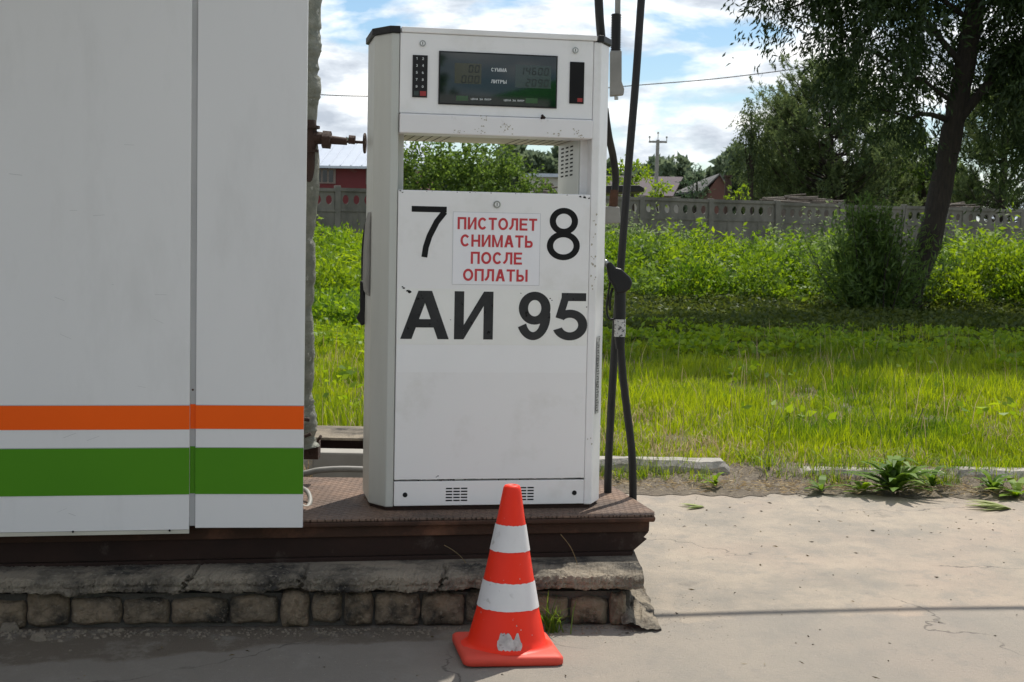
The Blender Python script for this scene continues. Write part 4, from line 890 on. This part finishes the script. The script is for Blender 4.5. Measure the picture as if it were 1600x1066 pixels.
# rosette weeds along the kerb
def weed(p,s,seed,label,mt='L_dock',nl=18,up=.8,stalk=0,cat='weed',wd=.22,azr=(0,6.283)):
    r=np.random.default_rng(seed); t=thing('weed',label,cat,p,0,'weeds along the kerb'); V=[];va=[]
    for i in range(nl):
        az=r.uniform(*azr); L=s*r.uniform(.35,1.1); W=L*wd*r.uniform(.7,1.2); el=r.uniform(.15,1.25)*up*(1-.35*(i<nl*.3)); d=np.array([math.cos(az),math.sin(az),0]); sd_=np.array([-math.sin(az),math.cos(az),0]); pv=np.zeros(3); prev=None; c=r.uniform(0,1)
        for k in range(6):
            u_=k/5; ang=el*1.3*(1-u_*1.5); w_=W*math.sin(math.pi*min(.97,u_*.85+.12)); cur=(pv-sd_*w_/2,pv+sd_*w_/2)
            if prev: V+=[prev[0],prev[1],cur[1],cur[0]]; va.append(c)
            prev=cur; pv=pv+(d*math.cos(ang)+np.array([0,0,1])*math.sin(ang))*L/5
            pv[2]=max(pv[2],.004)
    npmesh('leaves',np.array(V),4,mt,t,var=np.array(va))
    if stalk:
        for i in range(stalk):
            q=[(0,0,0)]; a_=r.uniform(-.25,.25); 
            for k in range(1,5): q.append((a_*s*k*.5+.01*math.sin(k*2+i),r.uniform(-.01,.01),s*.36*k))
            MB().tube(q,[.0022,.002,.0016,.0013,.003],6).build('stalk','L_mown',t)
    return t
def G(px,py,z=0): return gz(px,py,z)
weed(G(1118,760,.02),.13,1,'small yellow-green weed in front of the left kerb stone','L_yellow',14,1.2)
weed(G(1283,766,.02),.16,2,'small rosette weed in the broken gap of the kerb','L_dock',14,.7)
weed(G(1347,768,.02),.19,3,'low rosette weed left of the largest weed clump','L_yellow',12,.6)
weed(G(1398,768,.02),.30,4,'largest dark green dock clump with tall stalks on the kerb edge','L_dock',75,1.5,3,wd=.17)
weed(G(1456,760,.03),.20,5,'leafy weed just right of the largest weed clump','L_dock',16,1.0)
weed(G(1550,768,.02),.20,6,'leafy weed clump on the kerb near the right edge of the view','L_dock',20,1.0)
weed(G(1590,775,.01),.20,7,'yellow-tipped weed rightmost along the kerb','L_yellow',16,.7)
weed(G(1200,742,.04),.18,8,'thin upright weed between the kerb stones','L_dock',9,1.35,2,wd=.09)
weed(G(1100,792,.003),.13,9,'wilted pulled weed lying flat on the pavement below the kerb','L_mown',11,.12,azr=(2.6,4.0))
weed(G(1580,795,.003),.22,10,'bunch of pale wilted leaves lying on the pavement at the right','L_mown',34,.22,wd=.13,azr=(2.2,3.9))
# grass tuft by the plinth
t=thing('grass_tuft','small green grass tuft growing at the foot of the plinth right of the cone','grass tuft',G(862,986)); rg=np.random.default_rng(3); n=55
P=np.stack([rg.normal(0,.018,n),rg.normal(-.01,.012,n),np.zeros(n)],1); npmesh('blades',blades(P,rg.uniform(.05,.14,n),rg.uniform(.003,.005,n),rg,1.2),4,'L_dock',t,var=np.repeat(rg.uniform(0,1,n),2))
for nm,l_,pts in (('grass_stalk','thin dry stalk leaning left of the cone against the dark beam',[(732,888),(722,872),(708,860),(694,852)]),('grass_stalk','tall thin dry stalk curving up right of the cone',[(897,925),(903,890),(893,858),(876,835)])):
    MB().tube(spline(PP([(x,y,4.86) for x,y in pts])),.0013,6).build(nm,'L_dry',label=l_,cat='dry stalk',group='dry stalks at the plinth')

# ================================================================== TREES
def limb(b,p0,p1,r0,r1,rg,n=7,wob=.08,seg=9):
    p0=np.array(p0,float);p1=np.array(p1,float); L=np.linalg.norm(p1-p0); pts=[]
    for i in range(n+1):
        u_=i/n; pts.append(tuple(p0*(1-u_)+p1*u_+(rg.normal(0,wob*L*.25,3)*math.sin(math.pi*u_)))) 
    b.tube(pts,[r0+(r1-r0)*i/n for i in range(n+1)],seg); return pts
def crown(centers,radii,ntw,nlf,L,W,rg,droop=.6,tw=.7,shell=.55,clump=.0):
    """twigs start inside lobes, leaves strung along them"""
    P=[];A=[]
    for c,R in zip(centers,radii):
        n=int(ntw*R[0]*R[1]*R[2]**.5)+3
        nc=max(3,n//9) if clump else n
        d=unit(rg.normal(size=(nc,3))); rr_=rg.uniform(shell,1,nc)**.7; s=np.array(c)+d*np.array(R)*rr_[:,None]
        if clump: ix=rg.integers(0,nc,n); s=s[ix]+rg.normal(0,clump,(n,3)); d=d[ix]
        dirv=unit(d*.7+rg.normal(0,.5,(n,3))+np.array([0,0,-droop])); l=tw*rg.uniform(.5,1.3,n)
        t_=rg.uniform(0,1,(n,nlf)); p=s[:,None,:]+dirv[:,None,:]*(t_*l[:,None])[...,None]+rg.normal(0,.035,(n,nlf,3)); p[...,2]-=droop*.35*l[:,None]*t_**2
        P.append(p.reshape(-1,3)); A.append(np.repeat(dirv,nlf,0))
    P=np.concatenate(P);A=np.concatenate(A); n=len(P)
    return leaves(P,np.full(n,L),np.full(n,W),rg,A*.9+np.array([0,0,-droop*.5]),.6),n
rg=np.random.default_rng(17)
# leaning willow
tb=gz(1408,493,.30); tb=atY(1408,494,23.7); zb_=float(terr(tb[0],tb[1])); 
T=thing('willow_tree','big leaning willow with dark furrowed trunk and drooping crown over the grass at the right','tree',(tb[0],tb[1],zb_)); T0=np.array(T.location)
def rel(px,py,Y): return atY(px,py,Y-1.8)-T0
b=MB(); path_=[(1402,515),(1410,490),(1430,430),(1451,380),(1471,290),(1488,205),(1499,150),(1512,80),(1525,0),(1538,-90),(1550,-200),(1590,-900)]
rad=[.34,.25,.215,.20,.18,.17,.165,.16,.155,.14,.11,.07]
pp=spline([tuple(rel(x,y,25.5)) for x,y in path_],4); rr2=np.interp(np.linspace(0,1,len(pp)),np.linspace(0,1,12),rad)
rr2=[q*(1+.05*math.sin(i*1.7)) for i,q in enumerate(rr2)]; b.tube(pp,rr2,20)
def wl(a_,b_,r0,r1,n=7,wob=.12): return limb(b,rel(*a_),rel(*b_),r0,r1,rg,n,wob)
wl((1490,200,25.5),(1620,40,25.2),.09,.05); wl((1505,110,25.5),(1380,-60,24.8),.06,.02); wl((1490,160,25.5),(1330,60,24.6),.04,.012); wl((1515,30,25.5),(1300,-80,25),.05,.02)
wl((1485,190,25.5),(1370,170,24.4),.05,.012); wl((1530,-60,25.5),(1680,-200,25.5),.12,.04); wl((1560,90,25.4),(1680,130,25),.07,.02); wl((1340,-30,24.8),(1210,20,24.4),.04,.01); wl((1540,-150,25.5),(1400,-330,25.5),.1,.04)
b.build('trunk','bark',T)
cs=[];rs=[]
def lobe(px,py,Y,rx,ry,rz): cs.append(rel(px,py,Y)); rs.append((rx,ry,rz))
for a_ in [(1260,-30,24.6,.75,.9,.45),(1330,20,24.8,.9,1.1,.65),(1400,50,25,.8,1.3,.8),(1350,-70,25.2,1.3,1.6,.9),(1430,140,26.4,.7,.9,.7),(1395,180,24.6,.55,.8,.5),(1330,130,24.3,.5,.7,.38),(1290,60,24.2,.45,.6,.32),(1450,30,26.6,.9,.9,1.),(1440,225,26.3,.45,.6,.35),
  (1585,70,24.8,.5,.9,1.0),(1620,120,24.8,.8,1.2,.8),(1600,10,25,.75,1.2,1.),(1575,235,26.2,.45,.6,.5),(1640,240,25.5,.7,1,.55),(1540,60,26.6,.9,.8,1.2),(1440,-120,26.5,2.0,1.8,1.4),(1620,-180,25.8,2.2,2.2,1.8),(1690,-60,25.3,1.4,1.8,1.8),(1330,200,24.3,.28,.4,.18),(1215,-15,24.3,.35,.4,.22),
  (1500,-380,25.7,2.8,2.8,1.8),(1350,-300,25.5,2.2,2.6,1.6),(1260,-220,25,1.5,2.2,1.1),(1640,-360,25.7,2.6,2.6,1.8),(1430,-560,25.7,2.6,2.6,1.5),(1800,-250,25.7,2.6,2.6,1.8),(1850,-500,25.7,2.6,2.6,1.8),(1650,-600,25.7,2.6,2.6,1.5),(1290,-620,25.7,2.0,2.2,1.5),(1420,-780,25.7,2.3,2.4,1.5),(1600,-820,25.7,2.5,2.4,1.6),(1780,-760,25.7,2.5,2.4,1.6),(1950,-700,25.7,2.5,2.4,1.6),(1330,-470,25.7,1.8,2,1.2),(1330,-950,25.7,2.2,2.6,1.6),(1500,-1050,25.7,2.6,2.8,1.7),(1700,-1000,25.7,2.6,2.8,1.7),(1900,-900,25.7,2.6,2.6,1.7)]: lobe(*a_)
V,n=crown(cs,rs,190,16,.125,.032,rg,.75,.55,.2,.13); npmesh('crown',V,4,'L_willow',T,var=rg.uniform(0,1,n))
# willow bush at its foot
tb2=atY(1372,478,23.2); Bu=thing('willow_bush','dark bushy willow scrub growing against the foot of the leaning trunk','bush',(tb2[0],tb2[1],float(terr(tb2[0],tb2[1])))); T0=np.array(Bu.location)
P=[];A=[]; b=MB()
for i in range(430):
    a_=rg.uniform(0,6.283); sp=abs(rg.normal(0,.36)); h=rg.uniform(.7,2.0)*(1-.35*sp); e_=np.array([math.cos(a_)*sp*1.5+rg.normal(0,.15)-.1*h,math.sin(a_)*sp*1.1,h]); s_=e_*np.array([.35,.35,0])
    k=34; t_=rg.uniform(.08,1,k); base_=s_+(e_-s_)*t_[:,None]; P.append(base_+rg.normal(0,.03,(k,3))); A.append(np.tile(unit(e_-s_),(k,1)))
    if i%5==0: b.tube([tuple(s_),tuple(s_+(e_-s_)*.5+rg.normal(0,.03,3)),tuple(e_)],[.012,.008,.003],5)
P=np.concatenate(P);A=np.concatenate(A); n=len(P); npmesh('foliage',leaves(P,np.full(n,.13),np.full(n,.028),rg,A*.8+np.array([0,0,-.1]),.75),4,'L_bush',Bu,var=rg.uniform(0,1,n)); b.build('stem','bark',Bu)
# generic broadleaf / conifer makers
def ztop(px,py,Y): return float(atY(px,py,Y)[2])
def broad(name,label,cat,px,Y,lobes,mt,seed,L=.12,W=.06,ntw=60,nlf=10,droop=.2,tw=.5,group=None,bark='bark2',tr=.14,shell=.35):
    rg=np.random.default_rng(seed); p=atY(px,400,Y); z=float(terr(p[0],Y)); T=thing(name,label,cat,(p[0],Y,z),0,group); o_=np.array(T.location)
    c=[];R=[]
    for (x,y,dY,rx,rz) in lobes: c.append(atY(x,y,Y+dY)-o_); R.append((rx,rx*.9,rz))
    V,n=crown(c,R,ntw,nlf,L,W,rg,droop,tw,shell); npmesh('crown',V,4,mt,T,var=rg.uniform(0,1,n))
    b=MB(); top=max(q[2] for q in c); b.tube([(0,0,-.2),(.05,0,top*.5),(0,.05,top)],[tr,tr*.7,tr*.25],8)
    for q in c: limb(b,(0,0,top*rg.uniform(.3,.6)),q,tr*.4,.015,rg,4,.1,5)
    b.build('trunk',bark,T); return T
broad('apple_tree','bushy light-catching green tree seen through the opening of the pump','tree',730,40,[(660,262,0,.85,.75),(710,250,.3,.9,.75),(760,255,0,.9,.7),(690,290,-.5,1.,.7),(740,300,-.5,1.1,.8),(795,285,-.3,.75,.5),(840,300,-.6,.55,.35),(640,300,0,.7,.9),(615,262,0,.6,.7)],'L_apple',61,.10,.062,230,11,.1,.35,shell=.3)
broad('yellow_shrub','yellow-green shrub behind the fence just right of the pump','shrub',985,56,[(978,285,0,.6,.9),(993,275,.3,.5,.6),(965,300,0,.6,.8)],'L_yellow',62,.14,.08,130,10,0,.35,'shrubs behind the fence')
broad('yellow_shrub','yellow-green shrub behind the fence in front of the purple roof','shrub',1030,54,[(1024,303,0,.5,.30),(1034,299,0,.35,.28),(1012,307,0,.35,.28)],'L_yellow',63,.13,.075,150,10,0,.3,'shrubs behind the fence')
broad('dark_shrub','dark bluish bushy tree behind the fence in front of the brick house','tree',1086,58,[(1084,284,0,.35,.6),(1080,298,0,.42,.5),(1090,299,0,.4,.45)],'L_spruce',64,.10,.04,220,11,0,.3)
broad('pale_shrub','small pale-leaved shrub behind the fence beside the chimney post','shrub',1152,54,[(1150,306,0,.28,.22),(1160,302,0,.25,.25)],'L_yellow',65,.12,.06,240,8,0,.2,'shrubs behind the fence')
broad('birch_tree','drooping pale green tree at the left edge of the dark pine behind the fence','tree',1168,58,[(1172,175,0,.42,.8),(1166,215,0,.45,.8),(1176,250,0,.6,.8),(1188,200,.2,.5,.8)],'L_birch',66,.14,.05,330,13,1.0,.7)
def pine(name,label,px,Y,base_px,tops,mt,seed,spread,group=None,nb=120):
    rg=np.random.default_rng(seed); p=atY(px,400,Y); z=float(terr(p[0],Y)); Hh=ztop(px,tops,Y)-z; T=thing(name,label,'tree',(p[0],Y,z),0,group); b=MB(); b.tube([(0,0,-.2),(.08,0,Hh*.5),(0,0,Hh*.97)],[.22,.15,.03],9)
    P=[];A=[]
    for i in range(nb):
        t_=rg.uniform(.10,.97); zz=Hh*t_; prof=np.interp(t_,[.1,.3,.55,.8,1],[.75,1,.9,.55,.12])*rg.choice([.7,1.,1.15]); l=spread*prof*rg.uniform(.75,1.12); a_=rg.uniform(0,6.283); rise=l*rg.uniform(.2,.75); e_=np.array([math.cos(a_)*l,math.sin(a_)*l,zz+rise]); s_=np.array([0,0,zz]); mid=s_*.45+e_*.55+np.array([0,0,-.10*l]); b.tube([tuple(s_),tuple(mid),tuple(e_)],[.05*(1.1-t_)+.01,.022,.008],5)
        m_=15; tt=rg.uniform(.35,1.,m_)**.7; q=np.where((tt<.55)[:,None],s_+(mid-s_)*(tt/.55)[:,None],mid+(e_-mid)*((tt-.55)/.45)[:,None])+rg.normal(0,.13,(m_,3))*(l/3+.5)
        pl=unit(unit(e_-mid)*.7+rg.normal(0,.45,(m_,3))+np.array([0,0,.85])); k=34; u_=rg.uniform(0,1,(m_,k,1)); PLn=rg.uniform(.25,.5,(m_,1,1))
        d=unit(rg.normal(size=(m_,k,3))*.75+pl[:,None,:]); P.append((q[:,None,:]+pl[:,None,:]*u_*PLn+rg.normal(0,.015,(m_,k,3))).reshape(-1,3)); A.append(d.reshape(-1,3))
    P=np.concatenate(P);A=np.concatenate(A); n=len(P); npmesh('crown',leaves(P,np.full(n,.15),np.full(n,.032),rg,A*2,.3),4,mt,T,var=rg.uniform(0,1,n)); b.build('trunk','bark2',T); return T
pine('pine_tree','tall dark pine with bare inner branches behind the middle of the fence',1290,60,300,100,'L_pine',71,3.4,nb=210)
pine('pine_tree','shorter dark pine filling in left of the tall pine behind the fence',1228,61,300,170,'L_pine',72,1.6,nb=95)
pine('pine_tree','dark conifer partly behind the leaning trunk',1400,64,300,200,'L_pine',73,2.0,nb=95)
pine('spruce_tree','dark spreading conifer behind the fence right of the leaning trunk',1560,57,300,120,'L_pine',74,2.8,nb=130)
broad('hedge_tree','mid green tree between the pines and the leaning trunk','tree',1440,62,[(1440,250,0,1.0,1.),(1425,285,0,.9,.8),(1468,270,0,.9,.9),(1500,300,0,.9,.6)],'L_apple',75,.15,.08,110,10,.1,.5)
# distant wood
rg=np.random.default_rng(91); P=[];A=[]; Ls=[]
for i in range(900):
    Y_=rg.uniform(255,330); px=rg.uniform(780,1500) if i<800 else rg.uniform(430,780); p=atY(px,300,Y_); ht=rg.uniform(13,17)*(1+.10*math.sin(px*.05)+.10*math.sin(px*.017)); wd=rg.uniform(1.5,2.6); con=rg.random()<.6
    k=330; t_=rg.uniform(.1,1,k); prof=(1.04-t_) if con else np.sqrt(np.clip(1-(t_*1.5-.6)**2,0,1))*.8; a_=rg.uniform(0,6.283,k); rad=prof*wd*rg.uniform(.5,1,k)
    P.append(np.stack([p[0]+np.cos(a_)*rad,Y_+np.sin(a_)*rad,1+t_*ht],1))
P=np.concatenate(P); n=len(P); npmesh('far_wood',leaves(P,np.full(n,1.5),np.full(n,.9),rg,np.array([0,0,.4]),.8),4,'L_far',var=rg.uniform(0,1,n),kind='stuff')

# ================================================================== CONCRETE FENCE
FA=math.radians(20.5); f0=atY(1002,320,47); zt_=float(atY(1002,309,47)[2]); HF=2.45
fn=thing('concrete_fence','weathered grey concrete panel fence with a row of round holes behind the weeds','fence',(f0[0],f0[1],zt_-HF),FA)
PL=2.47
def fpanel():
    b=MB(); x0,x1=.09,PL-.09; T_=.05; zb0=HF-.62; zb1=HF-.10; n=7; cwid=(x1-x0)/n; zc_=(zb0+zb1)/2
    for yy,fl_ in ((-T_/2,1),(T_/2,-1)):
        for i in range(n):
            cx=x0+cwid*(i+.5); sq=[];ci=[]
            for k in range(16):
                a_=math.pi*2*k/16; c_,s_=math.cos(a_),math.sin(a_); m_=max(abs(c_),abs(s_)); sq.append((cx+cwid/2*c_/m_,yy,zc_+(zb1-zb0)/2*s_/m_)); ci.append((cx+.095*c_,yy,zc_+.02+.135*s_))
            fs=[(k,(k+1)%16,16+(k+1)%16,16+k) if fl_>0 else ((k+1)%16,k,16+k,16+(k+1)%16) for k in range(16)]; b.add(sq+ci,fs)
            if fl_>0: b.add(ci+[(x,T_/2,z) for x,_,z in ci],[(k,16+k,16+(k+1)%16,(k+1)%16) for k in range(16)])
    b.box(x0-.04,x1+.04,-.065,.065,zb1,HF); b.box(x0-.04,x1+.04,-.055,.055,zb0-.07,zb0)
    b.box(x0-.04,x1+.04,-.03,.03,-.6,zb0-.07)
    for i in range(1,4): b.box(x0+(x1-x0)*i/4-.03,x0+(x1-x0)*i/4+.03,-.045,-.03,-.6,zb0-.071)
    return b
pm=None
def copyob(o,par):
    c=o.copy(); COL.objects.link(c); c.parent=par; return c
p1=fpanel().build('fence_panel','fence',fn); q1=MB().box(-.085,.085,-.09,.09,-.6,HF+.05).build('fence_post','fence',fn,bevel=.01)
rr=random.Random(3)
for i in range(-6,9):
    c=p1 if i==0 else copyob(p1,fn); c.location=(i*PL,rr.uniform(-.015,.015),rr.uniform(-.03,.03)-(.0)); c.rotation_euler=(rr.uniform(-.012,.012),rr.uniform(-.006,.006),0)
    c=q1 if i==0 else copyob(q1,fn); c.location=(i*PL,0,rr.uniform(-.02,.03))

# ================================================================== BUILDINGS BEYOND
def win(par,x0,x1,z0,z1,y,div=3):
    fr=MB().box(x0-.06,x1+.06,y-.03,y+.02,z0-.06,z1+.06).build('window','frame',par)
    b=MB(); wq=(x1-x0)/div
    for i in range(div): b.box(x0+i*wq+.04,x0+(i+1)*wq-.04,y-.045,y-.031,z0,z1)
    b.build('pane','pane',fr)
Yr=62.; A0=atY(440,287,Yr); rbg=thing('red_building','long dark red shed with a pale metal roof beyond the fence at the left','building',(float(A0[0]),Yr,1.0),math.radians(-3))
Wd=5.6; zw=float(atY(530,262,Yr)[2])-1; zr_=float(atY(530,228,Yr+3.5)[2])-1
MB().box(0,Wd,0,8,-.5,zw-.03).build('wall','redwall',rbg)
b=MB(); b.add([(-.3,-.35,zw-.05),(Wd+.3,-.35,zw-.05),(Wd+.3,3.7,zr_),(-.3,3.7,zr_),(-.3,-.35,zw+.05),(Wd+.3,-.35,zw+.05),(Wd+.3,3.7,zr_+.1),(-.3,3.7,zr_+.1)],[(0,3,2,1),(4,5,6,7),(0,1,5,4),(1,2,6,5),(2,3,7,6),(3,0,4,7)])
rf=b.build('roof','roofzinc',rbg); b=MB()
for i in range(14):
    x=-.2+i*.45; b.add([(x,-.35,zw+.051),(x+.05,-.35,zw+.051),(x+.05,3.7,zr_+.101),(x,3.7,zr_+.101),(x,-.35,zw+.09),(x+.05,-.35,zw+.09),(x+.05,3.7,zr_+.14),(x,3.7,zr_+.14)],[(0,3,2,1),(4,5,6,7),(0,1,5,4),(1,2,6,5),(2,3,7,6),(3,0,4,7)])
b.build('roof_seams','roofzinc',rf)
x0=float(atY(494,275,Yr)[0]-A0[0]); x1=float(atY(523,275,Yr)[0]-A0[0]); win(rbg,x0,x1,zw-.62,zw-.12,-.01,3)
win(rbg,x1+1.4,x1+2.0,zw-.62,zw-.12,-.01,2)
# white roofed house seen through the opening
Y_=110.; a0=atY(822,285,Y_); hb=thing('white_building','low pale-roofed building glimpsed through the right of the pump opening','building',(float(a0[0]),Y_,1.0))
zt2=float(atY(850,277,Y_)[2])-1; MB().box(0,3.2,0,6,-.5,zt2).build('wall','whitewall',hb); MB().prism([(-.4,zt2),(3.6,zt2),(3.6,zt2+.25),(-.4,zt2+.25)],-.5,6.5,'y').build('roof','roofzinc',hb)
# purple roofed house
Y_=105.; ax0=float(atY(900,300,Y_)[0]); hp=thing('purple_roof_house','house with a wide dull purple metal roof beyond the fence','house',(ax0,Y_,1.0))
W2=float(atY(1078,300,Y_)[0])-ax0; zr2=float(atY(1030,271,Y_)[2])-1; ze=float(atY(1030,306,Y_)[2])-1
MB().box(.3,W2-.5,1,9,-.5,ze).build('wall','whitewall',hp)
b=MB(); b.add([(0,0,ze),(W2-1.2,0,ze),(W2,4.5,zr2),(0,4.5,zr2),(0,9.5,ze),(W2-.2,9.5,ze)],[(0,1,2,3),(3,2,5,4),(0,3,4),(1,5,2),(0,4,5,1)]); rf=b.build('roof','purpleroof',hp)
b=MB(); b.box(W2-1.4,W2-1.15,2.2,2.5,zr2-1.0,zr2-.35); b.build('chimney','whitewall',rf)
win(hp,1.5,2.6,.9,1.3,.99,2)
# brick gable house
Y_=100.; gx=float(atY(1097,300,Y_)[0]); hg=thing('brick_gable_house','small red brick gabled house with grey roof beyond the fence','house',(gx,Y_,1.0))
xa=float(atY(1108,300,Y_)[0])-gx; xm=float(atY(1123,300,Y_)[0])-gx; xb=float(atY(1140,300,Y_)[0])-gx; za_=float(atY(1123,274,Y_)[2])-1; ze_=float(atY(1123,297,Y_)[2])-1
MB().prism([(xa,-.5),(xb,-.5),(xb,ze_),(xm,za_),(xa,ze_)],0,7,'y').build('wall','redbrick',hg)
b=MB(); b.add([(xb+.15,-.2,ze_-.05),(xm,-.2,za_+.12),(xm,-.2,za_+.02),(xb+.1,-.2,ze_-.15),(xb+.15,7,ze_-.05),(xm,7,za_+.12),(xm,7,za_+.02),(xb+.1,7,ze_-.15)],[(0,1,2,3),(7,6,5,4),(0,4,5,1),(2,6,7,3),(0,3,7,4)])
b.add([(-.0,.2,ze_-.05),(xm,-.15,za_+.12),(xm,7,za_+.12),(-1.2,7,ze_),(-.0,.2,ze_-.15),(xm,-.15,za_+.0),(xm,7,za_),(-1.2,7,ze_-.1)],[(0,1,2,3),(7,6,5,4),(0,4,5,1),(3,2,6,7)]); b.build('roof','greyroof',hg)
# chimney post with cap
Y_=70.; cpz=atY(1138,274,Y_); g0=float(terr(cpz[0],Y_)); cp_=thing('chimney_pipe','dark stove pipe with a flat cap standing beside the brick house gable','chimney',(float(cpz[0]),Y_,g0)); hh2=float(cpz[2])-g0
MB().tube([(0,0,-.2),(0,0,hh2-.08)],.16,12).build('pipe','valve',cp_); MB().tube([(0,0,hh2-.1),(0,0,hh2)],.22,12).build('cap','valve',cp_)
# utility pole
Y_=85.; pz_=atY(1028,222,Y_); g0=float(terr(pz_[0],Y_)); up=thing('utility_pole','tapered concrete utility pole with a short crossarm and three insulators','utility pole',(float(pz_[0]),Y_,g0)); hu=float(pz_[2])-g0
MB().tube([(-.12,0,-.3),(0,0,hu+.12)],[.16,.10],10).build('post','pole',up); MB().box(-.52,.52,-.06,.06,hu-.05,hu+.06).build('crossarm','pole',up)
for x,h in ((-.48,.28),(.0,.52),(.5,.28)):
    b=MB(); b.tube([(x,0,hu+.06),(x,0,hu+h)],.02,6); b.tube([(x,0,hu+h-.05),(x,0,hu+h+.05)],[.06,.04],8); b.build('insulator','pole',up)
wp=spline(PP([(x,y,62) for x,y in [(380,139),(500,148),(570,150.5),(700,151),(850,145),(1000,133),(1100,125),(1180,116),(1240,108),(1340,92)]]),5)
MB().tube(wp,.020,6).build('overhead_wire','wire',label='thin overhead wire sagging across the sky behind the pump',cat='wire')
# heaps of boards just beyond the fence
def heap(name,label,px0,px1,py,Y,h,seed):
    r=random.Random(seed); a_=atY(px0,py,Y); b_=atY(px1,py,Y); L_=float(b_[0]-a_[0]); z=float(atY((px0+px1)/2,py,Y)[2]); g=float(terr(a_[0],Y)); b=MB()
    for i in range(34):
        x=r.uniform(0,L_*.7); l=r.uniform(.3,.6)*L_; zz=z-g-r.uniform(0,h)-.25*abs((x+l/2)/L_-.5); y=r.uniform(-.6,.6); dz=r.uniform(-.08,.08); b.tube([(x,y,zz),(x+l,y+r.uniform(-.3,.3),zz+dz)],r.uniform(.02,.045),5)
    b.box(L_*.1,L_*.9,-.6,.6,-.3,z-g-h-.15); return b.build(name,'wood',label=label,cat='board pile').__setattr__('location',(float(a_[0]),Y,g))
heap('board_pile','weathered pile of boards showing over the fence before the tall pine',1190,1300,306,52,.22,1)
heap('board_pile','dark rubble of boards glimpsed through the right of the pump opening',832,872,288,50,.35,2)
heap('board_pile','weathered boards showing over the fence right of the leaning trunk',1470,1520,318,53,.2,3)

# ================================================================== WHAT THE DISPLAY GLASS REFLECTS (behind the camera)
sg_=thing('station_canopy','green fascia of the filling station roof reflected in the pump display','canopy',(9.9,-22,0))
MB().box(0,16,0,9,3.3,4.6).build('fascia','signgreen',sg_)
for x in (1,8,15): MB().box(x,x+.3,3,3.3,0,3.29).build('support_post','whitewall',sg_)
sh=thing('green_kiosk','dark green kiosk behind the viewpoint reflected in the pump display','kiosk',(2.6,-23,0))
MB().box(0,7.0,0,5,0,3.9).build('wall','dkgreen',sh); MB().box(-.2,7.2,-.2,5.2,3.9,4.2).build('roof','seam',sh)
broad('roadside_tree','dark tree behind the viewpoint reflected in the left of the pump display','tree',800,-30,[(800,0,0,.1,.1)],'L_apple',88) if False else None
def rear_tree(x,y,h,seed):
    rg=np.random.default_rng(seed); T=thing('roadside_tree','dark leafy tree behind the viewpoint reflected in the left of the pump display','tree',(x,y,0)); c=[(0,0,h*.62),(1.2,0,h*.5),(-1.4,.2,h*.55),(.2,0,h*.82)]
    V,n=crown([np.array(q) for q in c],[(1.9,1.9,1.9),(1.5,1.5,1.4),(1.6,1.5,1.5),(1.3,1.3,1.2)],60,9,.24,.14,rg,.2,.6,.2); npmesh('crown',V,4,'L_apple',T,var=rg.uniform(0,1,n)); b=MB(); b.tube([(0,0,-.1),(.1,0,h*.4),(0,0,h*.8)],[.25,.18,.05],9); b.build('trunk','bark2',T)
rear_tree(8.6,-27.5,8.6,5)
